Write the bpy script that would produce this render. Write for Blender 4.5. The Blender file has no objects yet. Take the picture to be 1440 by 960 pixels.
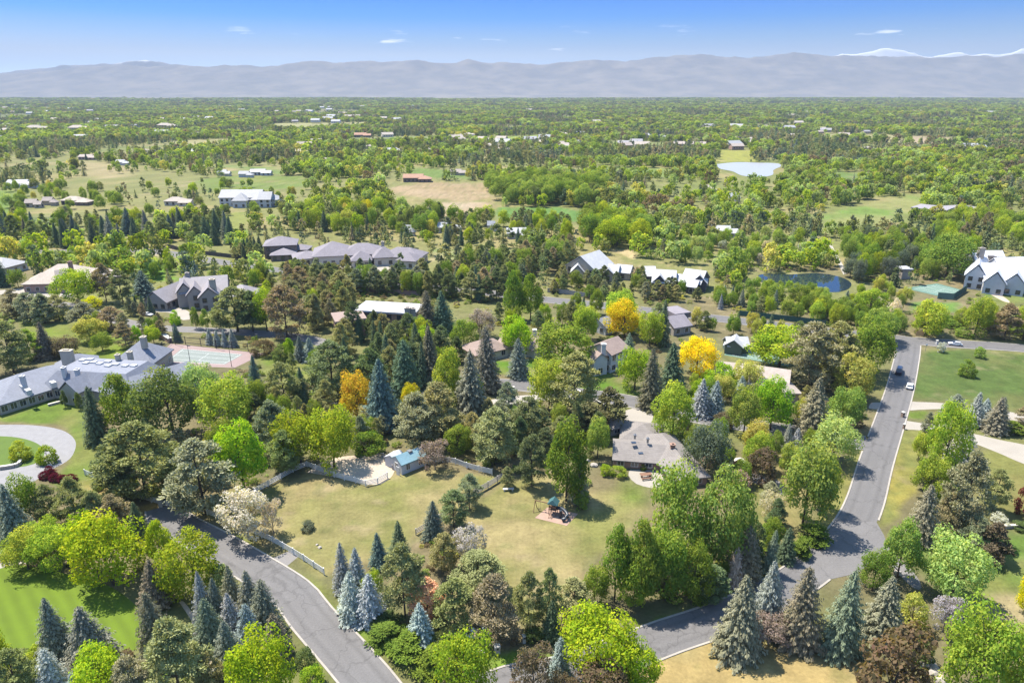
import bpy, math, random
import numpy as np
from mathutils import Vector
R = math.radians
random.seed(11)
scene = bpy.context.scene
col = scene.collection

# ------------------------------------------------------------------ camera
CAM_H = 75.0
PITCH = R(20.24)
cam_d = bpy.data.cameras.new('camera')
cam_d.lens = 24.0; cam_d.sensor_width = 36.0
cam_d.clip_start = 1.0; cam_d.clip_end = 60000.0
cam = bpy.data.objects.new('camera', cam_d)
cam.location = (0, 0, CAM_H)
cam.rotation_euler = (R(90) - PITCH, 0, 0)
col.objects.link(cam)
scene.camera = cam

# ------------------------------------------------------------------ light
SUN_EL, SUN_AZ = R(64), R(146)          # azimuth measured from +X towards +Y: the sun stands far left
sun_d = bpy.data.lights.new('sun', 'SUN')
sun_d.energy = 5.0; sun_d.angle = R(0.5); sun_d.color = (1.0, 0.935, 0.82)
sun = bpy.data.objects.new('sun', sun_d)
sdir = Vector((math.cos(SUN_EL)*math.cos(SUN_AZ), math.cos(SUN_EL)*math.sin(SUN_AZ), math.sin(SUN_EL)))
sun.rotation_euler = sdir.to_track_quat('Z', 'Y').to_euler()
col.objects.link(sun)

world = bpy.data.worlds.new('World'); scene.world = world
world.use_nodes = True
wn = world.node_tree; wn.nodes.clear()
def N(nt, t, **kw):
    n = nt.nodes.new(t)
    for k, v in kw.items(): setattr(n, k, v)
    return n
tc = N(wn, 'ShaderNodeTexCoord')
mp = N(wn, 'ShaderNodeMapping'); mp.inputs['Scale'].default_value = (1, 1, 7.5)
nm = N(wn, 'ShaderNodeVectorMath', operation='NORMALIZE')
sky = N(wn, 'ShaderNodeTexSky', sky_type='NISHITA')
sky.sun_disc = False; sky.sun_elevation = SUN_EL; sky.sun_rotation = R(90) - SUN_AZ
sky.altitude = 1700; sky.air_density = 1.0; sky.dust_density = 0.6; sky.ozone_density = 2.5
hs = N(wn, 'ShaderNodeHueSaturation'); hs.inputs['Saturation'].default_value = 1.15; hs.inputs['Value'].default_value = 1.0
# thin bright cloud wisps low over the ranges
sx = N(wn, 'ShaderNodeSeparateXYZ')
cmap = N(wn, 'ShaderNodeMapping'); cmap.inputs['Scale'].default_value = (7, 7, 55)
cn = N(wn, 'ShaderNodeTexNoise'); cn.inputs['Scale'].default_value = 1.5; cn.inputs['Detail'].default_value = 6; cn.inputs['Roughness'].default_value = .55
cr = N(wn, 'ShaderNodeMapRange'); cr.inputs['From Min'].default_value = .65; cr.inputs['From Max'].default_value = .78
b1 = N(wn, 'ShaderNodeMapRange', interpolation_type='SMOOTHSTEP'); b1.inputs['From Min'].default_value = .038; b1.inputs['From Max'].default_value = .052
b2 = N(wn, 'ShaderNodeMapRange', interpolation_type='SMOOTHSTEP'); b2.inputs['From Min'].default_value = .085; b2.inputs['From Max'].default_value = .06
m1 = N(wn, 'ShaderNodeMath', operation='MULTIPLY'); m2 = N(wn, 'ShaderNodeMath', operation='MULTIPLY')
cmx = N(wn, 'ShaderNodeMix', data_type='RGBA'); cmx.inputs[7].default_value = (6.2, 6.2, 6.6, 1)
bg = N(wn, 'ShaderNodeBackground'); bg.inputs['Strength'].default_value = 0.15
ow = N(wn, 'ShaderNodeOutputWorld')
L = wn.links.new
L(tc.outputs['Generated'], mp.inputs['Vector']); L(mp.outputs[0], nm.inputs[0]); L(nm.outputs[0], sky.inputs['Vector'])
L(sky.outputs[0], hs.inputs['Color']); L(tc.outputs['Generated'], sx.inputs[0])
L(tc.outputs['Generated'], cmap.inputs['Vector']); L(cmap.outputs[0], cn.inputs['Vector']); L(cn.outputs[0], cr.inputs[0])
L(sx.outputs['Z'], b1.inputs[0]); L(sx.outputs['Z'], b2.inputs[0])
L(b1.outputs[0], m1.inputs[0]); L(b2.outputs[0], m1.inputs[1]); L(m1.outputs[0], m2.inputs[0]); L(cr.outputs[0], m2.inputs[1])
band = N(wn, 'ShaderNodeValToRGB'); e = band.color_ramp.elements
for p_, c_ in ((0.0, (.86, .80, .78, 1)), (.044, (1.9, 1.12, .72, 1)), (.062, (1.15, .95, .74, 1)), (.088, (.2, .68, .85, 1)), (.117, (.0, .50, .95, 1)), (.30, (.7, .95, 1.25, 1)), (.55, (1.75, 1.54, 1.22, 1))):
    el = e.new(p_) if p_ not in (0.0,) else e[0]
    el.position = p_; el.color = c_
e[-1].position = 1.0; e[-1].color = (1.8, 1.58, 1.25, 1)  # upper sky stops raised and warmed to add fill light in shadows
bm_ = N(wn, 'ShaderNodeMix', data_type='RGBA', blend_type='MULTIPLY'); bm_.inputs[0].default_value = 1.0
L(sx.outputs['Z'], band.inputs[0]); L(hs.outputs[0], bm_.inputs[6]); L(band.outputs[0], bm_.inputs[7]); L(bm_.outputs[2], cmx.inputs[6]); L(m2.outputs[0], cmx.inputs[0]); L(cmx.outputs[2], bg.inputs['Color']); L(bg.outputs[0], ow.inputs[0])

scene.view_settings.view_transform = 'Standard'
scene.view_settings.look = 'None'
scene.view_settings.exposure = 1.45
scene.view_settings.gamma = 1.0
scene.view_settings.use_curve_mapping = False
scene.cycles.max_bounces = 5; scene.cycles.diffuse_bounces = 4; scene.cycles.glossy_bounces = 2
scene.cycles.transmission_bounces = 3; scene.cycles.transparent_max_bounces = 6; scene.cycles.volume_bounces = 1

# ------------------------------------------------------------------ survey: photo readings turned into ground metres
CP, SP = math.cos(PITCH), math.sin(PITCH)
def G(px, py, h=0.0):
    u = (px - 720) / 960.0; v = (py - 480) / 960.0
    dy = CP - v*SP; dz = -SP - v*CP
    t = (h - CAM_H) / dz
    return np.array((u*t, dy*t))
def height_at(Y, py):
    v = (py - 480) / 960.0
    return CAM_H + Y * (-SP - v*CP) / (CP - v*SP)
def depth_at(Y, z):
    return Y*CP + (CAM_H - z)*SP

# ------------------------------------------------------------------ helpers
def tag(o, label=None, cat=None, group=None, kind=None):
    if label: o['label'] = label
    if cat: o['category'] = cat
    if group: o['group'] = group
    if kind: o['kind'] = kind
    return o
def empty(name, loc=(0, 0, 0), rz=0.0, label=None, cat=None, group=None):
    o = bpy.data.objects.new(name, None)
    o.empty_display_size = 0.5
    o.location = loc; o.rotation_euler = (0, 0, rz)
    col.objects.link(o)
    return tag(o, label, cat, group)
class MB:
    """collects verts and faces, builds ONE mesh object"""
    def __init__(s): s.v = []; s.f = []; s.m = []; s.mi = 0
    def poly(s, pts):
        i = len(s.v); s.v += [tuple(map(float, p)) for p in pts]; s.f.append(tuple(range(i, i+len(pts)))); s.m.append(s.mi)
    def box(s, c, d, rz=0.0):
        x, y, z = c; a, b, h = d[0]/2, d[1]/2, d[2]/2
        ca, sa = math.cos(rz), math.sin(rz)
        q = [(-a,-b),(a,-b),(a,b),(-a,b)]
        q = [(x+p*ca-r*sa, y+p*sa+r*ca) for p, r in q]
        lo = [(p, r, z-h) for p, r in q]; hi = [(p, r, z+h) for p, r in q]
        s.hull4(lo, hi)
    def hull4(s, lo, hi):
        i = len(s.v); n = len(lo); s.v += [tuple(map(float, p)) for p in list(lo)+list(hi)]
        s.f.append(tuple(range(i+n-1, i-1, -1))); s.f.append(tuple(range(i+n, i+2*n)))
        for k in range(n):
            k2 = (k+1) % n
            s.f.append((i+k, i+k2, i+n+k2, i+n+k))
        s.m += [s.mi]*(n+2)
    def bar(s, a, b, w, h=None):
        a = Vector(a); b = Vector(b); d = (b-a)
        if d.length < 1e-6: return
        d.normalize(); up = Vector((0, 0, 1)) if abs(d.z) < .95 else Vector((1, 0, 0))
        x = d.cross(up).normalized()*w/2; y = x.cross(d).normalized()*(h or w)/2
        s.hull4([a-x-y, a+x-y, a+x+y, a-x+y], [b-x-y, b+x-y, b+x+y, b-x+y])
    def tube(s, pts, rads, n=7):
        i0 = len(s.v); k = len(pts)
        for j, (p, r) in enumerate(zip(pts, rads)):
            p = Vector(p); a = Vector(pts[max(j-1, 0)]); b = Vector(pts[min(j+1, k-1)])
            d = (b-a).normalized(); up = Vector((0, 1, 0)) if abs(d.y) < .9 else Vector((1, 0, 0))
            x = d.cross(up).normalized(); y = d.cross(x)
            for t in range(n):
                an = 2*math.pi*t/n
                s.v.append(tuple(p + (x*math.cos(an)+y*math.sin(an))*r))
        for j in range(k-1):
            for t in range(n):
                t2 = (t+1) % n
                s.f.append((i0+j*n+t, i0+j*n+t2, i0+(j+1)*n+t2, i0+(j+1)*n+t)); s.m.append(s.mi)
        s.f.append(tuple(i0+(k-1)*n+t for t in range(n))); s.m.append(s.mi)
        s.f.append(tuple(i0+t for t in reversed(range(n)))); s.m.append(s.mi)
    def mesh(s, name, mats):
        me = bpy.data.meshes.new(name); me.from_pydata(s.v, [], s.f)
        for m in (mats if isinstance(mats, (list, tuple)) else [mats]): me.materials.append(m)
        if any(s.m): me.polygons.foreach_set('material_index', s.m)
        me.update(); return me
    def build(s, name, mats, parent=None, smooth=False):
        me = s.mesh(name, mats)
        if smooth: me.polygons.foreach_set('use_smooth', [True]*len(me.polygons))
        o = bpy.data.objects.new(name, me); col.objects.link(o)
        if parent: o.parent = parent
        return o

# numpy value noise
def _hash(ix, iy, s):
    h = (ix*374761393 + iy*668265263 + s*974634777) & 0x7fffffff
    h = ((h ^ (h >> 13)) * 1274126177) & 0x7fffffff
    return ((h ^ (h >> 16)) & 0xffff) / 65535.0
def vnoise(x, y, s=0):
    x = np.asarray(x, float); y = np.asarray(y, float)
    ix = np.floor(x).astype(np.int64); iy = np.floor(y).astype(np.int64)
    fx = x-ix; fy = y-iy; fx = fx*fx*(3-2*fx); fy = fy*fy*(3-2*fy)
    a = _hash(ix, iy, s); b = _hash(ix+1, iy, s); c = _hash(ix, iy+1, s); d = _hash(ix+1, iy+1, s)
    return (a*(1-fx)+b*fx)*(1-fy) + (c*(1-fx)+d*fx)*fy
def fbm(x, y, s=0, o=4):
    t = 0; a = .5; f = 1
    for k in range(o):
        t = t + a*vnoise(x*f, y*f, s+k*17); a *= .5; f *= 2.03
    return t / (1-.5**o)
def sdist(P, poly):
    """signed distance (inside positive) of points P (n,2) to polygon"""
    poly = np.asarray(poly, float); n = len(poly)
    d = np.full(len(P), 1e18); ins = np.zeros(len(P), bool)
    for i in range(n):
        a = poly[i]; b = poly[(i+1) % n]; e = b-a; w = P-a
        t = np.clip((w@e)/max(e@e, 1e-9), 0, 1)
        q = w - t[:, None]*e
        d = np.minimum(d, (q*q).sum(1))
        c1 = (a[1] <= P[:, 1]) & (b[1] > P[:, 1]); c2 = (b[1] <= P[:, 1]) & (a[1] > P[:, 1])
        cr_ = e[0]*w[:, 1]-e[1]*w[:, 0]
        ins ^= (c1 & (cr_ > 0)) | (c2 & (cr_ < 0))
    d = np.sqrt(d)
    return np.where(ins, d, -d)
def gp(pts): return [G(*p) for p in pts]
def spline(pts, step=2.0):
    pts = [np.asarray(p, float) for p in pts]; out = []
    P = [2*pts[0]-pts[1]] + pts + [2*pts[-1]-pts[-2]]
    for i in range(1, len(P)-2):
        n = max(2, int(np.linalg.norm(P[i+1]-P[i])/step))
        for k in range(n):
            t = k/n
            out.append(.5*((2*P[i])+(P[i+1]-P[i-1])*t+(2*P[i-1]-5*P[i]+4*P[i+1]-P[i+2])*t*t+(3*P[i]-P[i-1]-3*P[i+1]+P[i+2])*t**3))
    out.append(pts[-1]); return np.array(out)

# ------------------------------------------------------------------ materials
def newmat(name):
    m = bpy.data.materials.new(name); m.use_nodes = True
    nt = m.node_tree; nt.nodes.clear()
    out = N(nt, 'ShaderNodeOutputMaterial')
    return m, nt, out
ALB = .76
def surf(name, c, rough=.85, var=.18, scale=1.2, spec=.3, bump=0.0, metallic=0.0, fine=None, stripes=None):
    """a plain procedural surface: base colour broken up by two noises"""
    m, nt, out = newmat(name); l = nt.links.new
    b = N(nt, 'ShaderNodeBsdfPrincipled'); b.inputs['Roughness'].default_value = rough; b.inputs['Metallic'].default_value = metallic
    b.inputs['Specular IOR Level'].default_value = spec
    t = N(nt, 'ShaderNodeTexCoord')
    n1 = N(nt, 'ShaderNodeTexNoise'); n1.inputs['Scale'].default_value = scale; n1.inputs['Detail'].default_value = 5
    n2 = N(nt, 'ShaderNodeTexNoise'); n2.inputs['Scale'].default_value = fine or scale*9; n2.inputs['Detail'].default_value = 3
    l(t.outputs['Object'], n1.inputs['Vector']); l(t.outputs['Object'], n2.inputs['Vector'])
    ad = N(nt, 'ShaderNodeMath', operation='ADD'); l(n1.outputs[0], ad.inputs[0]); l(n2.outputs[0], ad.inputs[1])
    mr = N(nt, 'ShaderNodeMapRange'); mr.inputs['From Min'].default_value = .6; mr.inputs['From Max'].default_value = 1.4
    mr.inputs['To Min'].default_value = 1-var; mr.inputs['To Max'].default_value = 1+var; l(ad.outputs[0], mr.inputs[0])
    mx = N(nt, 'ShaderNodeVectorMath', operation='SCALE'); mx.inputs[0].default_value = [q*ALB for q in c[:3]]; l(mr.outputs[0], mx.inputs['Scale'])
    src = mx.outputs[0]
    if stripes:
        wv = N(nt, 'ShaderNodeTexWave'); wv.bands_direction = stripes[2]; wv.inputs['Scale'].default_value = stripes[0]; wv.inputs['Distortion'].default_value = .6
        l(t.outputs['Object'], wv.inputs['Vector'])
        w2 = N(nt, 'ShaderNodeMapRange'); w2.inputs['To Min'].default_value = 1-stripes[1]; w2.inputs['To Max'].default_value = 1+stripes[1]; l(wv.outputs[1], w2.inputs[0])
        m2_ = N(nt, 'ShaderNodeVectorMath', operation='SCALE'); l(src, m2_.inputs[0]); l(w2.outputs[0], m2_.inputs['Scale']); src = m2_.outputs[0]
    l(src, b.inputs['Base Color'])
    if bump:
        bp = N(nt, 'ShaderNodeBump'); bp.inputs['Strength'].default_value = bump; bp.inputs['Distance'].default_value = .05
        l(n2.outputs[0], bp.inputs['Height']); l(bp.outputs[0], b.inputs['Normal'])
    l(b.outputs[0], out.inputs[0]); return m

def asphalt(name, c, seam=.75):
    m, nt, out = newmat(name); l = nt.links.new
    b = N(nt, 'ShaderNodeBsdfPrincipled'); b.inputs['Roughness'].default_value = .8; b.inputs['Specular IOR Level'].default_value = .35
    t = N(nt, 'ShaderNodeTexCoord')
    n1 = N(nt, 'ShaderNodeTexNoise'); n1.inputs['Scale'].default_value = .18; n1.inputs['Detail'].default_value = 6; n1.inputs['Roughness'].default_value = .65
    n2 = N(nt, 'ShaderNodeTexNoise'); n2.inputs['Scale'].default_value = 3.5; n2.inputs['Detail'].default_value = 4
    vo = N(nt, 'ShaderNodeTexVoronoi', feature='DISTANCE_TO_EDGE'); vo.inputs['Scale'].default_value = .13
    dn = N(nt, 'ShaderNodeMixRGB'); dn.inputs[0].default_value = .06
    nd = N(nt, 'ShaderNodeTexNoise'); nd.inputs['Scale'].default_value = .5
    l(t.outputs['Object'], nd.inputs['Vector'])
    l(t.outputs['Object'], n1.inputs['Vector']); l(t.outputs['Object'], n2.inputs['Vector'])
    va = N(nt, 'ShaderNodeVectorMath', operation='MULTIPLY_ADD'); va.inputs[1].default_value = (4, 4, 0); l(nd.outputs['Color'], va.inputs[0]); l(t.outputs['Object'], va.inputs[2])
    l(va.outputs[0], vo.inputs['Vector'])
    ck = N(nt, 'ShaderNodeMapRange'); ck.inputs['From Min'].default_value = .0; ck.inputs['From Max'].default_value = .022; ck.inputs['To Min'].default_value = seam; ck.inputs['To Max'].default_value = 1; l(vo.outputs[0], ck.inputs[0])
    ad = N(nt, 'ShaderNodeMath', operation='ADD'); l(n1.outputs[0], ad.inputs[0]); l(n2.outputs[0], ad.inputs[1])
    mr = N(nt, 'ShaderNodeMapRange'); mr.inputs['From Min'].default_value = .65; mr.inputs['From Max'].default_value = 1.35; mr.inputs['To Min'].default_value = .8; mr.inputs['To Max'].default_value = 1.18; l(ad.outputs[0], mr.inputs[0])
    mu0 = N(nt, 'ShaderNodeMath', operation='MULTIPLY'); l(mr.outputs[0], mu0.inputs[0]); l(ck.outputs[0], mu0.inputs[1])
    la = N(nt, 'ShaderNodeAttribute', attribute_type='GEOMETRY', attribute_name='wear'); nw = N(nt, 'ShaderNodeMath', operation='MULTIPLY'); l(la.outputs['Fac'], nw.inputs[0]); l(n1.outputs[0], nw.inputs[1])
    wr_ = N(nt, 'ShaderNodeMapRange'); wr_.inputs['From Max'].default_value = .6; wr_.inputs['To Min'].default_value = 1.0; wr_.inputs['To Max'].default_value = .74; l(nw.outputs[0], wr_.inputs[0])
    mu = N(nt, 'ShaderNodeMath', operation='MULTIPLY'); l(mu0.outputs[0], mu.inputs[0]); l(wr_.outputs[0], mu.inputs[1])
    mx = N(nt, 'ShaderNodeVectorMath', operation='SCALE'); mx.inputs[0].default_value = [q*.43 for q in c]; l(mu.outputs[0], mx.inputs['Scale'])
    l(mx.outputs[0], b.inputs['Base Color']); l(b.outputs[0], out.inputs[0]); return m

def foliage(name, transl=.3, instancer=False, hue=.042):
    m, nt, out = newmat(name); l = nt.links.new
    if instancer:
        src = N(nt, 'ShaderNodeAttribute', attribute_type='INSTANCER', attribute_name='tone').outputs['Color']
    else:
        src = N(nt, 'ShaderNodeObjectInfo').outputs['Color']
    oi = N(nt, 'ShaderNodeObjectInfo')
    ti = N(nt, 'ShaderNodeAttribute', attribute_type='GEOMETRY', attribute_name='tint')
    v = N(nt, 'ShaderNodeMapRange'); v.inputs['To Min'].default_value = .70; v.inputs['To Max'].default_value = 1.40; l(ti.outputs['Fac'], v.inputs[0])
    h = N(nt, 'ShaderNodeMapRange'); h.inputs['To Min'].default_value = .5+hue; h.inputs['To Max'].default_value = .5-hue; l(ti.outputs['Fac'], h.inputs[0])
    hs_ = N(nt, 'ShaderNodeHueSaturation'); l(src, hs_.inputs['Color']); l(v.outputs[0], hs_.inputs['Value']); l(h.outputs[0], hs_.inputs['Hue'])
    d = N(nt, 'ShaderNodeBsdfDiffuse'); tr = N(nt, 'ShaderNodeBsdfTranslucent'); mx = N(nt, 'ShaderNodeMixShader'); mx.inputs[0].default_value = transl
    tcol = N(nt, 'ShaderNodeMixRGB', blend_type='MULTIPLY'); tcol.inputs[0].default_value = 1; tcol.inputs[2].default_value = (1.22, 1.2, .5, 1)
    l(hs_.outputs[0], d.inputs[0]); l(hs_.outputs[0], tcol.inputs[1]); l(tcol.outputs[0], tr.inputs[0])
    l(d.outputs[0], mx.inputs[1]); l(tr.outputs[0], mx.inputs[2]); l(mx.outputs[0], out.inputs[0]); return m

M_LEAF = foliage('leaves', .5); M_NEEDLE = foliage('needles', .28, hue=.015)
M_LEAF_I = foliage('leaves_far', .5, True); M_NEEDLE_I = foliage('needles_far', .28, True, .015)
M_BARK = surf('bark', (.10, .075, .055), .95, .3, 3)
M_BARK_PALE = surf('bark_pale', (.22, .19, .16), .95, .3, 3)
def quick_mesh(name, V, F, mats):
    me = bpy.data.meshes.new(name)
    n = F.shape[1]
    me.vertices.add(len(V)); me.vertices.foreach_set('co', np.ascontiguousarray(V, np.float32).ravel())
    me.loops.add(F.size); me.loops.foreach_set('vertex_index', np.ascontiguousarray(F, np.int32).ravel())
    me.polygons.add(len(F)); me.polygons.foreach_set('loop_start', np.arange(len(F), dtype=np.int32)*n)
    for m in mats: me.materials.append(m)
    me.update(calc_edges=True); return me
# ------------------------------------------------------------------ roads: centre lines (photo readings) and widths in metres
ROADS = {}
def road_line(key, pts, w, step=2.0):
    ROADS[key] = (spline(gp(pts), step), w)
road_line('left', [(231,712),(236,727),(258,742),(300,764),(341,788),(408,831),(439,868),(495,930),(528,970),(570,1030)], 6.2)
road_line('right', [(1279,478),(1276,500),(1266,545),(1252,590),(1232,650),(1216,706),(1196,745),(1160,785),(1110,822),(1050,854),(1000,874),(940,894),(880,917),(800,946),(700,968),(600,1030)], 6.1)
road_line('back', [(1700,516),(1440,490),(1340,483.5),(1276,478),(1140,463),(1000,447),(850,430),(763,421),(600,402),(383,379),(300,367),(235,356),(180,352),(110,353),(0,356),(-120,362)], 7.0)
road_line('lane', [(1222,624),(1190,620),(1140,611),(1073,601),(980,586),(925,573),(873,562),(800,552),(740,543),(690,540),(640,546),(590,560)], 6.6)
road_line('west', [(60,425),(110,432),(160,449),(215,460),(300,465),(393,471),(440,478),(480,492)], 5.5)
def road_dist(P, skip=None):
    d = np.full(len(P), 1e9)
    for k, (c, w) in ROADS.items():
        if k == skip: continue
        for i in range(0, len(c)-1):
            a = c[i]; e = c[i+1]-a; q = P-a
            t = np.clip((q@e)/max(e@e, 1e-9), 0, 1)
            r = q - t[:, None]*e
            d = np.minimum(d, np.sqrt((r*r).sum(1)) - w/2)
    return d

def ribbon_xy(c, w):
    t = np.gradient(c, axis=0); t /= np.linalg.norm(t, axis=1)[:, None]
    n = np.stack([-t[:, 1], t[:, 0]], 1)
    return c + n*w/2, c - n*w/2
FLARE = np.array(gp([(1177,735),(1232,733),(1243,752),(1248,768),(1240,784),(1205,806),(1150,818),(1112,806),(1150,772)]))
ASPHALT = asphalt('asphalt', (.255, .243, .243)); ASPHALT_OLD = asphalt('asphalt_pale', (.31, .29, .28))
CONC = surf('concrete', (.34, .31, .275), .9, .2, .6); PAVE = surf('driveway_concrete', (.315, .285, .245), .9, .14, .25, fine=4)
Z = {'left': .020, 'right': .024, 'back': .036, 'lane': .030, 'west': .018}
for k, (c, w) in ROADS.items():
    a, b = ribbon_xy(c, w); U = np.array([0, .12, .22, .32, .5, .68, .78, .88, 1.0]); WV = np.array([.15, .2, 1, .25, .55, .25, 1, .2, .15])
    V_ = (b[:, None]*(1-U)[None, :, None] + a[:, None]*U[None, :, None]); nu = len(U); nr = len(c)
    q_ = np.arange((nr-1)*(nu-1)); rr_ = q_//(nu-1); cc_ = q_ % (nu-1); v_ = rr_*nu+cc_
    rme = quick_mesh('road', np.concatenate([V_.reshape(-1, 2), np.full((nr*nu, 1), Z[k])], 1), np.stack([v_, v_+nu, v_+nu+1, v_+1], 1), [ASPHALT_OLD if k in ('west',) else ASPHALT])
    ra_ = rme.attributes.new('wear', 'FLOAT', 'POINT'); ra_.data.foreach_set('value', np.tile(WV, nr).astype(np.float32))
    ro_ = bpy.data.objects.new('road', rme); col.objects.link(ro_)
    tag(ro_,  {'left': 'grey asphalt road curving past the white rail fence', 'right': 'long straight asphalt road running away on the right and bending left in front',
        'back': 'through road crossing the view behind the houses', 'lane': 'residential lane curving past the grey roofed ranch house', 'west': 'pale driveway lane behind the pink tennis court'}[k], kind='structure')
    if k in ('west',): continue
    m = MB(); done = 0
    for side, e in ((1, a), (-1, b)):
        o_, _ = ribbon_xy(c, w + .62) if side == 1 else (ribbon_xy(c, w+.62)[1], None)
        mid = (e[:-1]+e[1:])/2
        ok = (road_dist(mid, k) > .35) & (sdist(mid, FLARE) < .1)
        for i in range(len(e)-1):
            if not ok[i]: continue
            lo = [(*e[i], -.05), (*e[i+1], -.05), (*o_[i+1], -.05), (*o_[i], -.05)]
            if side == 1: pass
            else: lo = lo[::-1]
            m.hull4(lo, [(x, y, .115) for x, y, _ in lo])
    tag(m.build('kerb', CONC), 'pale concrete kerb along both edges of the %s' % {'left': 'curving left road', 'right': 'long right road', 'back': 'through road', 'lane': 'residential lane'}[k], kind='structure')

def sheet(name, pts, z, mat, label, smooth=True, kind='structure', step=1.2, cat=None):
    P = gp(pts)
    if smooth: P = list(spline(P + [P[0]], step)[:-1])
    m = MB(); 
    # orientation
    ar = sum(P[i][0]*P[(i+1) % len(P)][1]-P[(i+1) % len(P)][0]*P[i][1] for i in range(len(P)))
    if ar < 0: P = P[::-1]
    m.poly([(p[0], p[1], z) for p in P])
    o = m.build(name, mat); tag(o, label, cat, kind=kind); return o, np.array(P)

BLOCK = []      # ground polygons where nothing grows
GRAVEL = surf('pale_gravel', (.24, .235, .24), .95, .16, .8); DIRT = surf('bare_dirt', (.42, .345, .265), .95, .25, .22, fine=2.0)
def paving(name, pts, mat, label, z=.012, smooth=True):
    o, P = sheet(name, pts, z, mat, label, smooth); BLOCK.append(P); return o
m = MB(); m.poly([(*p, .028) for p in (FLARE if sum(FLARE[i][0]*FLARE[i-8][1]-FLARE[i-8][0]*FLARE[i][1] for i in range(9)) > 0 else FLARE[::-1])]); tag(m.build('road', ASPHALT), 'wide asphalt fork where the long road bends', kind='structure'); BLOCK.append(FLARE)
# ring drive of the big house
ring = [(-60,600),(0,597),(50,598),(88,605),(106,620),(102,640),(88,652),(68,662),(52,674),(30,688),(0,705),(-60,720)]
paving('driveway', ring, GRAVEL, 'pale grey gravel ring drive in front of the blue roofed mansion', .010)
isl = [(-60,615),(0,613),(35,617),(58,627),(62,640),(48,652),(25,657),(0,661),(-60,672)]
LAWN = surf('mown_lawn', (.085, .135, .02), .95, .16, .35, fine=6, bump=.25)
LAWN_STR = surf('striped_lawn', (.098, .15, .008), .95, .14, .3, fine=6, bump=.25, stripes=(.22, .09, 'DIAGONAL'))
o, P = sheet('lawn', isl, .016, LAWN, 'oval lawn island inside the gravel ring drive')
paving('driveway', [(880,577),(905,570),(915,576),(918,590),(905,600),(876,596)], PAVE, 'white concrete driveway of the grey roofed ranch house', .013)
paving('driveway', [(1238,575),(1244,566),(1238,566),(1226,566),(1222,574)], PAVE, 'short white driveway apron on the left of the long road', .013)
paving('driveway', [(1281,564),(1290,565),(1318,566),(1345,569),(1345,574),(1315,575),(1290,576),(1276,576)], PAVE, 'upper pale driveway on the right of the long road', .013)
paving('driveway', [(1267,590),(1285,593),(1310,596),(1335,597),(1335,603),(1303,605),(1285,604),(1262,602)], PAVE, 'lower pale driveway on the right of the long road', .013)
paving('driveway', [(1360,608),(1380,612),(1405,618),(1445,626),(1500,640),(1500,672),(1440,652),(1405,637),(1375,625),(1358,618)], PAVE, 'wide white drive sweeping out at the right edge', .013)
paving('driveway', [(1395,575),(1440,582),(1500,590),(1500,602),(1440,593),(1393,585)], PAVE, 'narrow pale drive below the green meadow', .013)
paving('driveway', [(1236,770),(1246,766),(1262,782),(1288,808),(1296,826),(1284,826),(1258,800)], ASPHALT_OLD, 'grey side drive leaving the right road bend', .013)
paving('driveway', [(205,430),(235,430),(262,436),(270,446),(258,450),(240,440),(205,438)], PAVE, 'cream curved drive in front of the stone gabled mansion', .013)
paving('driveway', [(0,408),(40,406),(75,412),(100,412),(100,418),(60,418),(0,414)], PAVE, 'white drive in front of the tan hipped mansion', .013)
paving('driveway', [(440,375),(455,364),(500,362),(545,368),(545,380),(500,384),(455,384)], PAVE, 'pale forecourt of the lavender roofed mansion', .013)
paving('driveway', [(1054,665),(1075,668),(1098,678),(1104,692),(1095,696),(1075,684),(1054,676)], ASPHALT_OLD, 'grey garden drive behind the poplars', .013)
paving('driveway', [(690,562),(730,556),(770,556),(770,562),(720,568),(690,568)], CONC, 'pale concrete strip beside the residential lane', .013)
paving('driveway', [(695,498),(730,495),(765,497),(765,503),(730,502),(695,505)], PAVE, 'white driveway in front of the brown roofed bungalow', .013)
paving('driveway', [(462,572),(475,566),(440,566),(405,566),(405,575),(440,580)], DIRT, 'pinkish dirt drive under the pines', .013)
paving('driveway', [(382,785),(412,772),(420,782),(398,800)], ASPHALT_OLD, 'small grey field entrance through the rail fence', .013, False)
paving('driveway', [(886,660),(905,660),(935,662),(942,672),(925,686),(895,680),(884,668)], PAVE, 'white concrete terrace behind the ranch house', .013)
paving('path', [(252,846),(258,845),(270,860),(282,878),(288,900),(296,925),(310,960),(302,962),(290,932),(280,905),(276,884),(264,864)], DIRT, 'tan footpath beside the blue spruces', .013)
paving('path', [(-20,797),(0,792),(20,789),(38,788),(38,792),(20,794),(0,799),(-20,804)], CONC, 'pale path at the edge of the bright lawn', .022)
paving('path', [(1166,345),(1170,345),(1192,384),(1186,386)], CONC, 'straight pale track beyond the dark pond', .013, False)
paving('path', [(1222,408),(1234,414),(1256,430),(1252,436),(1236,424),(1222,414)], DIRT, 'sandy track near the green sports court', .013)
paving('path', [(1380,402),(1400,410),(1420,424),(1412,424),(1390,412)], DIRT, 'sandy garden path below the white gabled mansion', .013)
paving('path', [(1300,930),(1310,925),(1325,945),(1345,975),(1330,975),(1315,952)], DIRT, 'stone edged garden path in the right corner', .013)
paving('paddock', [(432,664),(448,652),(470,644),(500,640),(540,640),(556,648),(552,668),(536,680),(520,681),(480,672)], DIRT, 'bare sandy paddock beside the small shed', .010)
o, P = sheet('play_area', [(752,728),(770,713),(813,722),(797,739)], .03, surf('bark_mulch', (.34, .23, .18), .95, .2, 1.0), 'square of pinkish bark mulch under the playset', False); BLOCK.append(P)
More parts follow.
